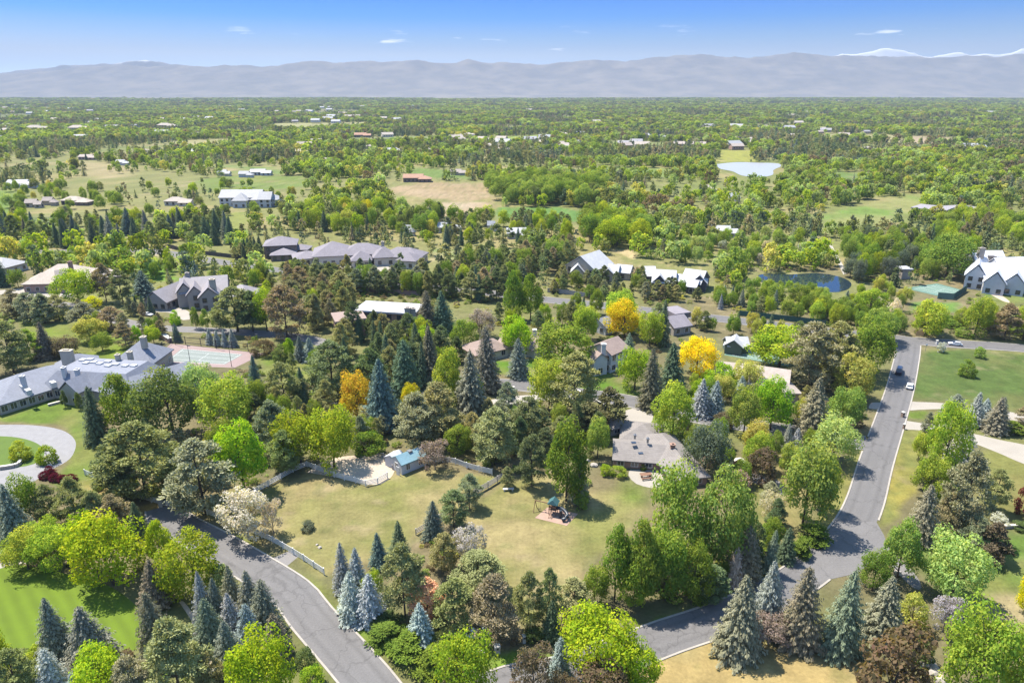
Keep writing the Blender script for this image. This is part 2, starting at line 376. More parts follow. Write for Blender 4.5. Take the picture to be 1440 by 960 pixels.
o, P = sheet('lawn', [(-60,800),(0,795),(40,795),(100,808),(150,822),(190,850),(206,880),(206,905),(180,915),(150,905),(110,902),(60,915),(20,925),(-60,960)], .014, LAWN_STR, 'bright green striped lawn in the lower left corner')
BRIGHT_LAWN = P

# tennis and sports courts with lines
def court(px, z, mat_out, mat_in, label, inset):
    P = gp(px); c = sum(P)/4
    m = MB(); m.poly([(p[0], p[1], z) for p in P]); o = m.build('court', [mat_out]); tag(o, label, kind='structure'); BLOCK.append(np.array(P))
    e1 = P[1]-P[0]; e2 = P[3]-P[0]
    def at(u, v): p = P[0]*(1-u)*(1-v)+P[1]*u*(1-v)+P[2]*u*v+P[3]*(1-u)*v; return p
    i = MB(); q = [at(inset, inset*1.1), at(1-inset, inset*1.1), at(1-inset, 1-inset*1.1), at(inset, 1-inset*1.1)]; i.poly([(p[0], p[1], z+.006) for p in q]); tag(i.build('court_surface', mat_in), 'inner playing surface of ' + label, kind='structure')
    ln = MB()
    def line(u0, v0, u1, v1):
        a, b = at(u0, v0), at(u1, v1); d = (b-a)/np.linalg.norm(b-a); n = np.array((-d[1], d[0]))*.035
        ln.poly([(*(a-n), z+.012), (*(b-n), z+.012), (*(b+n), z+.012), (*(a+n), z+.012)])
    k = inset+.02
    for q in ((k,k,1-k,k),(1-k,k,1-k,1-k),(1-k,1-k,k,1-k),(k,1-k,k,k),(k,.5,1-k,.5),(.5,.3,.5,.7),(k,.3,1-k,.3),(k,.7,1-k,.7)): line(*q)
    tag(ln.build('painted_lines', surf('line_paint', (.8,.8,.8))), 'white painted lines of ' + label, kind='structure')
    return at
COURT_PINK = surf('court_red', (.26, .19, .18), .85, .1, .4); COURT_TEAL = surf('court_grey_green', (.19, .215, .20), .85, .1, .4)
COURT_GREEN = surf('court_mint', (.14, .215, .175), .85, .1, .4); COURT_GREEN2 = surf('court_sea_green', (.10, .18, .145), .85, .1, .4)
at_pink = court([(205,513),(330,517),(372,497),(240,483)], .011, COURT_PINK, COURT_TEAL, 'pink bordered tennis court behind the blue roofed mansion', .17)
court([(1018,499),(1108,515),(1116,501),(1030,488)], .011, COURT_GREEN2, COURT_GREEN, 'mint green sports court beside the small grey pool house', .1)
court([(1271,405),(1340,421),(1358,409),(1318,398.5)], .011, COURT_GREEN2, COURT_GREEN, 'green sports court near the dark pond', .12)

# ponds
def water(name):
    m, nt, out = newmat(name); l = nt.links.new
    b = N(nt, 'ShaderNodeBsdfPrincipled'); b.inputs['Base Color'].default_value = (.012, .022, .03, 1); b.inputs['Roughness'].default_value = .04; b.inputs['Specular IOR Level'].default_value = .3
    n1 = N(nt, 'ShaderNodeTexNoise'); n1.inputs['Scale'].default_value = .8; t = N(nt, 'ShaderNodeTexCoord'); l(t.outputs['Object'], n1.inputs['Vector'])
    bp = N(nt, 'ShaderNodeBump'); bp.inputs['Strength'].default_value = .06; bp.inputs['Distance'].default_value = .1; l(n1.outputs[0], bp.inputs['Height']); l(bp.outputs[0], b.inputs['Normal']); l(b.outputs[0], out.inputs[0]); return m
WATER = water('pond_water')
WATER_PALE = surf('reflection_painted_water', (.33, .34, .345), .35, .06, .05, spec=.6)  # pale reflected sky is painted into the base colour
POND1 = [(1008,231),(1035,228.5),(1070,229),(1094,230),(1098,234),(1088,239),(1086,246),(1068,249),(1044,247),(1030,241),(1012,237)]
POND2 = [(1066,387),(1080,384.5),(1110,386),(1150,384),(1180,389),(1197,398),(1190,408),(1165,411),(1120,405),(1090,402),(1070,396)]
o, P = sheet('pond', POND1, .05, WATER_PALE, 'pale far lake among the trees on the right', step=4); BLOCK.append(P); PA = P
o, P = sheet('pond', POND2, .05, WATER, 'dark blue pond behind the construction house', step=3); BLOCK.append(P); PB = P

# ------------------------------------------------------------------ ground: one sheet, its cover varies from lawn to dry pasture
def axis(lo, hi, step, far, ratio=1.045):
    a = list(np.arange(lo, hi, step)); s = step; x = a[-1]
    while x < far: s = min(s*ratio, 420); x += s; a.append(x)
    s = step; x = a[0]; pre = []
    return a
ax_r = axis(-135, 175, .85, 15500)
neg = []; x = -135; s = .85
while x > -15500: s = min(s*1.045, 420); x -= s; neg.append(x)
xs = np.array(neg[::-1] + ax_r)
ys = np.array(axis(52, 262, .85, 15600, 1.03)); ys = np.concatenate([np.linspace(-60, 51, 40), ys])
XX, YY = np.meshgrid(xs, ys); PTS = np.stack([XX.ravel(), YY.ravel()], 1)
PX, PY = PTS[:, 0], PTS[:, 1]
def mixc(c, k, col_): return c*(1-k[:, None]) + np.asarray(col_)[None]*k[:, None]
GREEN = (.17, .19, .06); DRYG = (.30, .245, .115); TAN = (.40, .32, .19); MULCH = (.17, .135, .09); MEADOW = (.12, .20, .045); OLIVE = (.20, .20, .075)
n_big = fbm(PX/260, PY/260, 3); n_mid = fbm(PX/38, PY/38, 5); n_sm = fbm(PX/6.5, PY/6.5, 9, 3); n_fine = fbm(PX/2.2, PY/2.2, 21, 2)
C = np.zeros((len(PTS), 3)) + np.array(OLIVE)
C = mixc(C, np.clip((n_big-.45)*5, 0, 1), GREEN); C = mixc(C, np.clip((n_mid-.56)*5, 0, .7), DRYG)
near = PY < 300
C = np.where(near[:, None], mixc(C, np.clip((n_mid-.38)*4, 0, .55), MULCH), C)
far = np.clip((PY-900)/1500, 0, 1); C = mixc(C, far*.5, (.10, .12, .055))
n_f = fbm(PX/420, PY/900, 31); C = mixc(C, np.clip((n_f-.6)*8, 0, 1)*np.clip((PY-1600)/800, 0, 1)*.6, TAN)
NOGROW = []
def zone(px, c1, c2=None, feather=2.0, k=1.0, wob=2.0, patch=None, thr=.5):
    global C
    P = np.array(gp(px)); NOGROW.append(P); lo = P.min(0)-8; hi = P.max(0)+8
    s = (PX > lo[0]) & (PX < hi[0]) & (PY > lo[1]) & (PY < hi[1])
    if not s.any(): return
    sc = max(1.0, P[:, 1].mean()/130)
    d = sdist(PTS[s], P) + (n_sm[s]-.5)*2*wob*sc
    a = np.clip(d/(feather*sc)+.5, 0, 1)*k
    cc = np.zeros((s.sum(), 3))+np.array(c1)
    if c2 is not None:
        pz = (n_mid if patch == 'mid' else fbm(PX/13*1.0, PY/13, 41))[s]
        cc = mixc(cc, np.clip((pz-thr)*4.5+.5, 0, 1)*.9, c2)
    C[s] = C[s]*(1-a[:, None]) + cc*a[:, None]
STRAW = (.325, .27, .125); YGREEN = (.21, .215, .065); LAWNC = (.135, .20, .032)
# pasture inside the rail fence, dry lawn with the playset, roadside verges
zone([(268,718),(330,690),(365,690),(430,663),(520,686),(550,672),(600,655),(690,667),(712,670),(650,712),(600,745),(520,790),(470,805),(455,808),(400,775),(330,738)], STRAW, YGREEN, 1.5, thr=.53)
zone([(395,735),(400,705),(440,690),(520,700),(560,720),(520,760),(450,790)], YGREEN, STRAW, 5, .6, 4)
zone([(712,672),(760,668),(800,690),(850,690),(880,680),(912,680),(905,712),(870,760),(830,800),(820,850),(740,880),(690,820),(660,780),(640,730)], STRAW, YGREEN, 2.5, thr=.55)
zone([(850,690),(880,678),(915,680),(905,715),(840,700)], YGREEN, LAWNC, 4, .8)
zone([(740,740),(800,745),(830,800),(790,860),(720,830)], (.37,.30,.145), STRAW, 5, .75, 4)
zone([(890,940),(960,912),(1010,893),(1100,900),(1200,915),(1240,960),(1240,1010),(900,1010)], (.40,.30,.125), STRAW, 1.2, thr=.58)
zone([(1262,603),(1305,604),(1300,640),(1290,680),(1262,730),(1236,742),(1246,690)], YGREEN, (.33,.28,.07), 1.2)
zone([(1296,497),(1360,493),(1520,505),(1520,580),(1400,572),(1345,568),(1278,562)], (.10,.15,.038), (.15,.165,.055), 1.5, thr=.55)
zone([(1275,577),(1310,577),(1306,592),(1268,588)], YGREEN, LAWNC, 1)
zone([(1345,640),(1400,632),(1500,660),(1500,740),(1400,740),(1370,690)], (.24,.21,.075), YGREEN, 3)
zone([(1275,760),(1340,745),(1500,745),(1500,860),(1420,900),(1340,850)], (.13,.215,.04), YGREEN, 4, thr=.6)
zone([(1330,850),(1440,830),(1500,850),(1500,960),(1380,900)], STRAW, TAN, 3, .8)
zone([(0,590),(0,575),(70,563),(125,575),(150,640),(150,690),(100,700),(70,680),(105,640),(100,600)], LAWNC, YGREEN, 1.2, thr=.58)
zone([(110,680),(150,680),(160,705),(130,715)], (.37,.27,.09), None, 3)
zone([(195,712),(225,705),(226,720),(200,722)], (.40,.27,.08), None, 1.5)
zone([(255,735),(300,745),(370,765),(400,800),(455,835),(475,860),(500,880),(540,930),(600,958),(560,945),(470,880),(400,800),(330,770)], (.33,.27,.09), LAWNC, 2.0)
zone([(478,868),(520,895),(560,925),(640,945),(720,930),(690,915),(600,915),(540,890)], (.14,.22,.03), None, 2.5, .9)
zone([(690,930),(720,915),(800,915),(890,885),(955,862),(960,868),(890,893),(800,928),(700,945)], (.16,.25,.03), None, 1.0)
zone([(800,500),(840,515),(880,535),(915,565),(880,560),(800,550),(740,536),(690,525),(690,510),(740,508)], (.115,.215,.025), YGREEN, 1.0, thr=.62)
zone([(600,545),(690,555),(720,600),(690,640),(600,640),(560,600)], (.21,.20,.07), LAWNC, 4, .8)
zone([(365,500),(440,498),(470,520),(440,540),(375,530)], (.15,.21,.035), YGREEN, 2)
zone([(30,450),(100,455),(175,462),(190,490),(120,520),(40,480)], (.17,.23,.03), YGREEN, 2, thr=.6)
zone([(195,372),(245,374),(250,395),(200,395)], (.13,.23,.03), None, 2)
zone([(925,585),(955,592),(975,610),(955,615),(930,602)], (.17,.24,.04), None, 1.5)
zone([(1050,640),(1100,640),(1140,700),(1110,760),(1060,740)], (.30,.24,.11), YGREEN, 4, .85)
zone([(1195,640),(1212,625),(1222,630),(1195,705),(1172,737),(1140,770),(1120,760),(1150,735)], (.28,.25,.08), YGREEN, 1.2)
# fields of the middle and far distance
BROWN = (.335, .255, .155)
FIELDS = [
 ([(548,264),(600,256),(680,258.5),(690,268),(690,278),(660,284),(620,281),(560,273)], BROWN, (.29,.22,.12)),
 ([(598,286),(690,284),(700,291),(672,301),(622,306),(598,296)], (.40,.32,.22), BROWN),
 ([(694,291),(790,292),(852,304),(812,312),(760,307),(700,306)], (.11,.20,.05), MEADOW),
 ([(578,236),(656,240),(662,251),(580,251)], (.14,.20,.05), None),
 ([(-80,266),(30,270),(26,300),(-80,300)], (.14,.21,.04), None), ([(-80,308),(88,303),(84,321),(-80,334)], (.13,.16,.06), (.20,.20,.09)),
 ([(276,252),(350,246),(430,248),(432,262),(350,270),(290,272)], (.15,.20,.05), YGREEN),
 ([(278,300),(346,299),(352,336),(322,337)], (.13,.25,.03), YGREEN),
 ([(606,351),(748,353),(742,376),(612,366)], (.30,.26,.13), MEADOW), ([(846,350),(892,350),(890,364)], (.42,.33,.18), None),
 ([(1146,302),(1215,290),(1290,272),(1302,277),(1290,291),(1262,311),(1172,322)], (.15,.225,.05), (.24,.24,.09)),
 ([(1008,210),(1056,210),(1062,226.5),(1010,228)], (.27,.27,.06), None), ([(1164,240),(1222,245),(1202,261),(1168,259)], (.13,.19,.05), None),
 ([(1386,402),(1520,408),(1520,428),(1376,428)], (.22,.22,.07), MEADOW), ([(640,194),(770,186),(772,195),(650,201)], (.22,.28,.06), None),
 ([(500,190),(622,188),(622,197),(476,201)], (.20,.23,.09), None), ([(1150,186),(1270,189),(1268,199),(1146,196)], (.30,.27,.13), None), ([(1268,189),(1380,194),(1378,202),(1272,200)], (.36,.28,.18), None),
 ([(1010,360),(1050,362),(1050,372),(1010,370)], (.13,.24,.04), None), ([(1230,350),(1300,352),(1296,366),(1232,364)], (.34,.27,.17), None), ([(110,225),(190,232),(180,250),(110,246)], (.30,.25,.13), None),
 ([(1280,425),(1350,425),(1345,440),(1285,440)], (.14,.24,.05), None), ([(240,196),(330,192),(330,199),(250,203)], (.30,.27,.13), None), ([(860,196),(980,200),(980,208),(850,204)], (.20,.22,.08), None),
 ([(380,172),(520,170),(520,176),(390,178)], (.30,.29,.13), None), ([(840,235),(960,238),(955,250),(850,246)], (.16,.21,.06), None), ([(320,183),(460,184),(460,190),(330,190)], (.2,.24,.1), None),
 ([(240,345),(250,350),(225,360),(195,355)], (.40,.33,.23), None), ([(300,232),(420,236),(420,246),(290,244)], (.30,.25,.12), MEADOW),
]
FIELD_P = []
for px, c1, c2 in FIELDS:
    zone(px, c1, c2, 1.5, 1, 1.5, 'mid'); FIELD_P.append(np.array(gp(px)))
# sparse straw tufts and worn spots
worn = np.clip((fbm(PX/4.2, PY/4.2, 131, 3)-.62)*7, 0, 1)*np.clip((fbm(PX/30, PY/30, 133)-.45)*6, 0, 1); C = mixc(C, worn*.45, (.36, .28, .17))
weed = np.clip((fbm(PX/2.6, PY/2.6, 137, 3)-.6)*8, 0, 1); C = mixc(C, weed*.35, (.13, .16, .05))
C *= (.52 + .10*np.clip((PY-190)/120, 0, 1))[:, None]*(.72 + .34*n_fine + .24*n_sm)[:, None]
ZZ = np.zeros(len(PTS))
ZZ += np.clip((PY-700)/900, 0, 1) * (fbm(PX/1400, PY/1400, 77)-.62)*14
for P in (PA,): pass
bad = sdist(PTS, PA) > -25; ZZ[bad] = np.minimum(ZZ[bad], 0)
nx, ny = len(xs), len(ys)
ii = np.arange((nx-1)*(ny-1)); r_ = ii//(nx-1); c_ = ii % (nx-1); v0 = r_*nx+c_
faces = np.stack([v0, v0+1, v0+nx+1, v0+nx], 1).astype(np.int32)
gm, nt, out = newmat('ground_cover'); l = nt.links.new
b = N(nt, 'ShaderNodeBsdfPrincipled'); b.inputs['Roughness'].default_value = .95; b.inputs['Specular IOR Level'].default_value = .1
at_ = N(nt, 'ShaderNodeAttribute', attribute_type='GEOMETRY', attribute_name='cover')
t = N(nt, 'ShaderNodeTexCoord'); n1 = N(nt, 'ShaderNodeTexNoise'); n1.inputs['Scale'].default_value = 1.7; n1.inputs['Detail'].default_value = 6; n1.inputs['Roughness'].default_value = .7
l(t.outputs['Object'], n1.inputs['Vector'])
mr = N(nt, 'ShaderNodeMapRange'); mr.inputs['From Min'].default_value = .3; mr.inputs['From Max'].default_value = .7; mr.inputs['To Min'].default_value = .60; mr.inputs['To Max'].default_value = 1.38
n0 = N(nt, 'ShaderNodeTexNoise'); n0.inputs['Scale'].default_value = .42; n0.inputs['Detail'].default_value = 8; n0.inputs['Roughness'].default_value = .75; l(t.outputs['Object'], n0.inputs['Vector'])
nmx = N(nt, 'ShaderNodeMix'); nmx.inputs[0].default_value = .5; l(n1.outputs[0], nmx.inputs[2]); l(n0.outputs[0], nmx.inputs[3]); l(nmx.outputs[0], mr.inputs[0])
mx = N(nt, 'ShaderNodeVectorMath', operation='SCALE'); l(at_.outputs['Vector'], mx.inputs[0]); l(mr.outputs[0], mx.inputs['Scale']); l(mx.outputs[0], b.inputs['Base Color'])
bp = N(nt, 'ShaderNodeBump'); bp.inputs['Strength'].default_value = .5; bp.inputs['Distance'].default_value = .12; l(n1.outputs[0], bp.inputs['Height']); l(bp.outputs[0], b.inputs['Normal']); l(b.outputs[0], out.inputs[0])
me = quick_mesh('ground', np.stack([PX, PY, ZZ], 1), faces, [gm])
ca = me.attributes.new('cover', 'FLOAT_VECTOR', 'POINT'); ca.data.foreach_set('vector', np.ascontiguousarray(C, np.float32).ravel())
me.polygons.foreach_set('use_smooth', [True]*len(me.polygons))
g = bpy.data.objects.new('ground', me); col.objects.link(g); tag(g, 'rolling plain of dry grass, lawns and fields', kind='structure')

# ------------------------------------------------------------------ mountains: two ranges of real relief far beyond the plain
def range_mesh(name, prof, Y0, depth, nx, ny, c, label, snow=None, seed=5, rough=.24):
    px = np.array([p[0] for p in prof]); py = np.array([p[1] for p in prof])
    yr = Y0 + depth*.62
    hx = (px-720)/960*yr/ (CP - (100-480)/960*SP); hh = np.array([height_at(yr, p) for p in py])
    X = np.linspace(hx.min(), hx.max(), nx); T = np.linspace(0, 1, ny)
    gx, gt = np.meshgrid(X, T); gy = Y0 + gt*depth
    top = np.interp(gx, hx, hh)
    sh = np.where(gt < .62, np.clip(gt/.62, 0, 1)**1.9, 1-(gt-.62)/.38*.5)
    rid = 1-np.abs(2*fbm(gx/900, gy/900, seed, 6)-1)
    rid2 = 1-np.abs(2*fbm(gx/330, gy/420, seed+3, 5)-1)
    z = top*sh*(1-rough + rough*(.62*rid+.38*rid2)*1.18) - 4
    V = np.stack([gx.ravel(), gy.ravel(), z.ravel()], 1)
    i = np.arange((nx-1)*(ny-1)); r = i//(nx-1); q = i % (nx-1); v = r*nx+q
    m, nt, out = newmat(name+'_rock'); l = nt.links.new
    b = N(nt, 'ShaderNodeBsdfDiffuse'); t = N(nt, 'ShaderNodeTexCoord')
    n1 = N(nt, 'ShaderNodeTexNoise'); n1.inputs['Scale'].default_value = .0032; n1.inputs['Detail'].default_value = 8; n1.inputs['Roughness'].default_value = .62; l(t.outputs['Object'], n1.inputs['Vector'])
    r1 = N(nt, 'ShaderNodeValToRGB'); r1.color_ramp.elements[0].position = .40; r1.color_ramp.elements[0].color = (*c[0], 1); r1.color_ramp.elements[1].position = .62; r1.color_ramp.elements[1].color = (*c[1], 1); l(n1.outputs[0], r1.inputs[0])
    src = r1.outputs[0]
    if snow:
        sp_ = N(nt, 'ShaderNodeSeparateXYZ'); l(t.outputs['Object'], sp_.inputs[0])
        ad = N(nt, 'ShaderNodeMath', operation='MULTIPLY_ADD'); ad.inputs[1].default_value = 260; l(n1.outputs[0], ad.inputs[0]); l(sp_.outputs['Z'], ad.inputs[2])
        mr_ = N(nt, 'ShaderNodeMapRange'); mr_.inputs['From Min'].default_value = snow+110; mr_.inputs['From Max'].default_value = snow+165; l(ad.outputs[0], mr_.inputs[0])
        mm = N(nt, 'ShaderNodeMix', data_type='RGBA'); mm.inputs[7].default_value = (.62, .63, .66, 1); l(mr_.outputs[0], mm.inputs[0]); l(src, mm.inputs[6]); src = mm.outputs[2]
    l(src, b.inputs[0]); l(b.outputs[0], out.inputs[0])
    me = quick_mesh(name, V, np.stack([v, v+1, v+nx+1, v+nx], 1), [m]); me.polygons.foreach_set('use_smooth', [True]*len(me.polygons))
    o = bpy.data.objects.new(name, me); col.objects.link(o); tag(o, label, kind='structure'); return o
range_mesh('mountains', [(-420,104),(-200,100),(0,104),(70,99),(140,93),(230,92),(300,90),(380,89),(430,86),(560,85),(640,86),(655,83),(700,88),(760,91),(840,83),(880,85),(920,80),(980,76),(1010,78),(1045,80),(1110,74),(1140,78),(1180,79),(1250,80),(1330,79),(1440,76),(1620,72),(1850,82)],
    7300, 3600, 420, 120, ((.14,.138,.142), (.195,.18,.17)), 'broad hazy foothills filling the horizon', seed=5)
range_mesh('snowy_mountains', [(-420,104),(-100,101),(40,99),(90,91),(150,87),(220,86),(290,93),(400,98),(700,102),(900,99),(1090,90),(1150,77),(1195,73),(1240,69),(1300,74),(1350,75),(1400,72),(1440,68),(1560,66),(1700,74),(1850,84)],
    10300, 1500, 320, 60, ((.15,.15,.16), (.26,.24,.23)), 'snow covered high peaks behind the foothills', snow=480, seed=12, rough=.3)

# ------------------------------------------------------------------ the air
hz = MB(); hz.box((0, 6300, 379), (31600, 13000, 766))
hm, nt, out = newmat('haze_air'); pv = N(nt, 'ShaderNodeVolumePrincipled')
pv.inputs['Color'].default_value = (.275, .335, .445, 1); pv.inputs['Density'].default_value = 1.0e-4; pv.inputs['Anisotropy'].default_value = .0
nt.links.new(pv.outputs[0], out.inputs['Volume'])
tag(hz.build('haze', hm), 'thin blue haze over the plain', kind='stuff')
# ------------------------------------------------------------------ buildings
def roofmat(name, c, rough=.75, spec=.3, course=.0):
    m, nt, out = newmat(name); l = nt.links.new
    b = N(nt, 'ShaderNodeBsdfPrincipled'); b.inputs['Roughness'].default_value = rough; b.inputs['Specular IOR Level'].default_value = spec
    t = N(nt, 'ShaderNodeTexCoord'); n1 = N(nt, 'ShaderNodeTexNoise'); n1.inputs['Scale'].default_value = .35; n1.inputs['Detail'].default_value = 5
    v = N(nt, 'ShaderNodeTexVoronoi'); v.inputs['Scale'].default_value = 2.2
    wv = N(nt, 'ShaderNodeTexWave'); wv.bands_direction = 'Z'; wv.inputs['Scale'].default_value = 1.6; wv.inputs['Distortion'].default_value = .3
    for n in (n1, v, wv): l(t.outputs['Object'], n.inputs['Vector'])
    a1 = N(nt, 'ShaderNodeMath', operation='MULTIPLY_ADD'); a1.inputs[1].default_value = .34; a1.inputs[2].default_value = .70; l(n1.outputs[0], a1.inputs[0])
    sc_ = N(nt, 'ShaderNodeSeparateColor'); l(v.outputs['Color'], sc_.inputs[0])
    a2 = N(nt, 'ShaderNodeMath', operation='MULTIPLY_ADD'); a2.inputs[1].default_value = .16; l(sc_.outputs[0], a2.inputs[0]); l(a1.outputs[0], a2.inputs[2])
    a3 = N(nt, 'ShaderNodeMath', operation='MULTIPLY_ADD'); a3.inputs[1].default_value = .10; l(wv.outputs[1], a3.inputs[0]); l(a2.outputs[0], a3.inputs[2])
    mx = N(nt, 'ShaderNodeVectorMath', operation='SCALE'); mx.inputs[0].default_value = [q*.85 for q in c]; l(a3.outputs[0], mx.inputs['Scale']); l(mx.outputs[0], b.inputs['Base Color'])
    l(b.outputs[0], out.inputs[0]); return m
ROOF = {k: roofmat('roof_'+k, *v) for k, v in {
    'slate_blue': ((.185, .195, .23), .75, .2), 'taupe': ((.20, .18, .168), .9, .2), 'lavender': ((.20, .182, .20), .85, .2), 'stone_grey': ((.235, .215, .225), .7, .3),
    'pale': ((.40, .40, .41), .8, .2), 'white': ((.30, .30, .31), .7, .3), 'snow': ((.60, .60, .63), .5, .4), 'tan': ((.38, .325, .275), .85, .2), 'brown': ((.25, .19, .165), .9, .2), 'teal': ((.16, .27, .31), .45, .5),
    'beige': ((.34, .29, .255), .9, .2), 'grey': ((.26, .25, .26), .8, .3), 'cream': ((.36, .315, .27), .9, .2), 'rust': ((.33, .20, .14), .9, .2)}.items()}
WALL = {k: surf('wall_'+k, v, .9, .12, .8) for k, v in {
    'stone': (.48, .42, .33), 'white': (.58, .57, .56), 'palewhite': (.54, .55, .58), 'brick': (.33, .21, .16), 'brown': (.26, .19, .15), 'tan': (.52, .43, .32),
    'greystone': (.36, .32, .28), 'dark': (.10, .095, .10), 'pinkbrick': (.42, .28, .23), 'cream': (.62, .55, .45), 'green': (.12, .15, .12), 'sand': (.5, .42, .33)}.items()}
GLASS = surf('window_glass', (.03, .04, .055), .08, .1, 1, spec=.8)
FRAME = surf('window_frame', (.72, .70, .66), .7, .05); FRAME_D = surf('dark_frame', (.09, .08, .08), .7, .05)
DOOR = surf('door_wood', (.16, .09, .05), .6, .1); METAL = surf('grey_metal', (.30, .31, .33), .4, .05, metallic=.6)

def place(line_px, h):
    (x1, y1), (x2, y2) = line_px
    return G(x1, y1, h), G(x2, y2, h)
def roof_solid(m, top, bot_drop=.22):
    pass
def house(name, label, cat, wings, roof, wall, detail=1, group=None, chim=(), extra=None, ov=.55, frame=None, win=None, yaw_fix=None):
    """wings: dicts {r: ridge line px, h: ridge height, e: eave height, W: width, t: type, roof, wall}"""
    for w in wings:
        a, b = place(w['r'], w['h']) if 'r' in w else (np.array(w['ab'][0], float), np.array(w['ab'][1], float)); w['a'] = a; w['b'] = b
    org = sum((w['a']+w['b'])/2 for w in wings)/len(wings)
    root = empty(name, (org[0], org[1], 0), 0, label, cat, group)
    roofs = {}; walls = {}; rects = []; wins = []
    for w in wings:
        a = w['a']-org; b = w['b']-org; d = b-a; Lr = np.linalg.norm(d); d = d/Lr; n = np.array((-d[1], d[0])); c = (a+b)/2
        W = w['W']; t = w.get('t', 'gable'); e = w['e']; hr = w['h']
        if 'L' in w: Lr = w['L']
        if t == 'hip': Lr = max(Lr, W*.98)
        P = lambda u, v, z, c=c, d=d, n=n: (*(c + d*u + n*v), z)
        rm = roofs.setdefault(w.get('roof', roof), MB()); wm = walls.setdefault(w.get('wall', wall), MB())
        l2, w2 = Lr/2, W/2; il, iw = l2-ov*(.6 if t == 'gable' else 1), w2-ov
        # walls
        wm.hull4([P(-il,-iw,-.3), P(il,-iw,-.3), P(il,iw,-.3), P(-il,iw,-.3)], [P(-il,-iw,e), P(il,-iw,e), P(il,iw,e), P(-il,iw,e)])
        ez = e - .12; th = .24
        if t == 'gable':
            k = (hr-ez)/w2; gz = e + (iw)*k*.93
            for s in (-1, 1):
                q = [P(s*il,-iw,e), P(s*il,iw,e), P(s*il,0,gz)]; q2 = [P(s*(il-.25),-iw,e), P(s*(il-.25),iw,e), P(s*(il-.25),0,gz)]
                if s < 0: q, q2 = q2, q
                wm.hull4(q2, q)
            for s in (-1, 1):
                top = [P(-l2,0,hr), P(l2,0,hr), P(l2,s*w2,ez), P(-l2,s*w2,ez)]
                if s > 0: top = top[::-1]
                rm.hull4([(x,y,z-th) for x,y,z in top], top)
        elif t in ('hip', 'mansard'):
            if t == 'hip': ul, uw = max(l2-w2, .05), .05
            else: ul, uw = l2-w.get('in', 3.0), w2-w.get('in', 3.0)
            i0 = len(rm.v)
            lo = [P(-l2,-w2,ez), P(l2,-w2,ez), P(l2,w2,ez), P(-l2,w2,ez)]; hi = [P(-ul,-uw,hr), P(ul,-uw,hr), P(ul,uw,hr), P(-ul,uw,hr)]
            rm.hull4([(x,y,z-th) for x,y,z in lo], lo); rm.f.pop(-5 if False else len(rm.f)-5); rm.m.pop()
            rm.hull4(lo, hi); rm.f.pop(len(rm.f)-6); rm.m.pop()
        elif t == 'flat':
            lo = [P(-l2,-w2,e), P(l2,-w2,e), P(l2,w2,e), P(-l2,w2,e)]
            rm.hull4(lo, [(x,y,hr) for x,y,z in lo])
        elif t == 'shed':
            lo = [P(-l2,-w2,ez), P(l2,-w2,ez), P(l2,w2,hr), P(-l2,w2,hr)]
            rm.hull4([(x,y,z-th) for x,y,z in lo], lo)
        rects.append((c, d, n, il, iw, e))
        w['frm'] = (c, d, n, il, iw)
    for k, m in roofs.items(): m.build('roof', ROOF[k], root)
    for k, m in walls.items(): m.build('wall', WALL[k], root)
    def inside(p, skip):
        for j, (c, d, n, il, iw, e) in enumerate(rects):
            if j == skip: continue
            q = p-c
            if abs(q@d) < il+.5 and abs(q@n) < iw+.5: return True
        return False
    fm = frame or FRAME
    camv = -org/np.linalg.norm(org)
    if detail:
        for j, w in enumerate(wings):
            if w.get('nowin'): continue
            c, d, n, il, iw = w['frm']; floors = [1.45] + ([4.25] if w['e'] > 5 else [])
            for ax, half, off in ((d, il, iw), (n, iw, il)):
                nn = n if ax is d else d
                for s in (-1, 1):
                    nv = nn*s
                    if nv@camv < -.15: continue
                    cnt = max(1, int(2*half/w.get('gap', 3.3)))
                    for k in range(cnt):
                        u = -half + 2*half*(k+.5)/cnt
                        p = c + ax*u + nv*off
                        if inside(p+nv*.2, j): continue
                        for z in floors:
                            if z+.9 > w['e']: z = w['e']*.55
                            ww = w.get('ww', 1.3); hh = min(1.5, w['e']*.5)
                            rz = math.atan2(ax[1], ax[0])
                            fr = MB(); fr.box((*(p+nv*.02), z), (ww+.24, .12, hh+.24), rz)
                            gl = MB(); gl.box((*(p+nv*.05), z), (ww, .12, hh), rz); gl.box((*(p+nv*.085), z), (.07, .1, hh), rz)
                            if detail >= 2:
                                f = fr.build('window', fm, root); gl.m = [0]*6+[1]*6; gl.build('pane', [GLASS, fm], f)
                            else:
                                fr.mi = 1; fr.box((*(p+nv*.05), z), (ww, .12, hh), rz); fr.build('window', [fm, GLASS], root)
    for (px, py, h0, h1, sx, sy, mat) in chim:
        p = G(px, py, h1)-org; m = MB(); m.box((*p, (h0+h1)/2), (sx, sy, h1-h0)); m.box((*p, h1+.08), (sx+.25, sy+.25, .22)); m.box((*p, h1+.3), (sx*.5, sy*.5, .3)); m.build('chimney', mat, root)
    for w in wings:
        c, d, n, il, iw = w['frm']; c = c+org
        BLOCK.append(np.array([c+d*(il+1.2)+n*(iw+1.2), c-d*(il+1.2)+n*(iw+1.2), c-d*(il+1.2)-n*(iw+1.2), c+d*(il+1.2)-n*(iw+1.2)]))
    root['_o'] = list(map(float, org)); HOUSES.append(root)
    return root, org
HOUSES = []
def W_(x1, y1, x2, y2, h, e, W, t='gable', **k): return dict(r=((x1, y1), (x2, y2)), h=h, e=e, W=W, t=t, **k)
def part_box(name, mat, root, org, px, py, z, dims, rz=0):
    p = G(px, py, z)-org; m = MB(); m.box((*p, z), dims, rz); return m.build(name, mat, root)

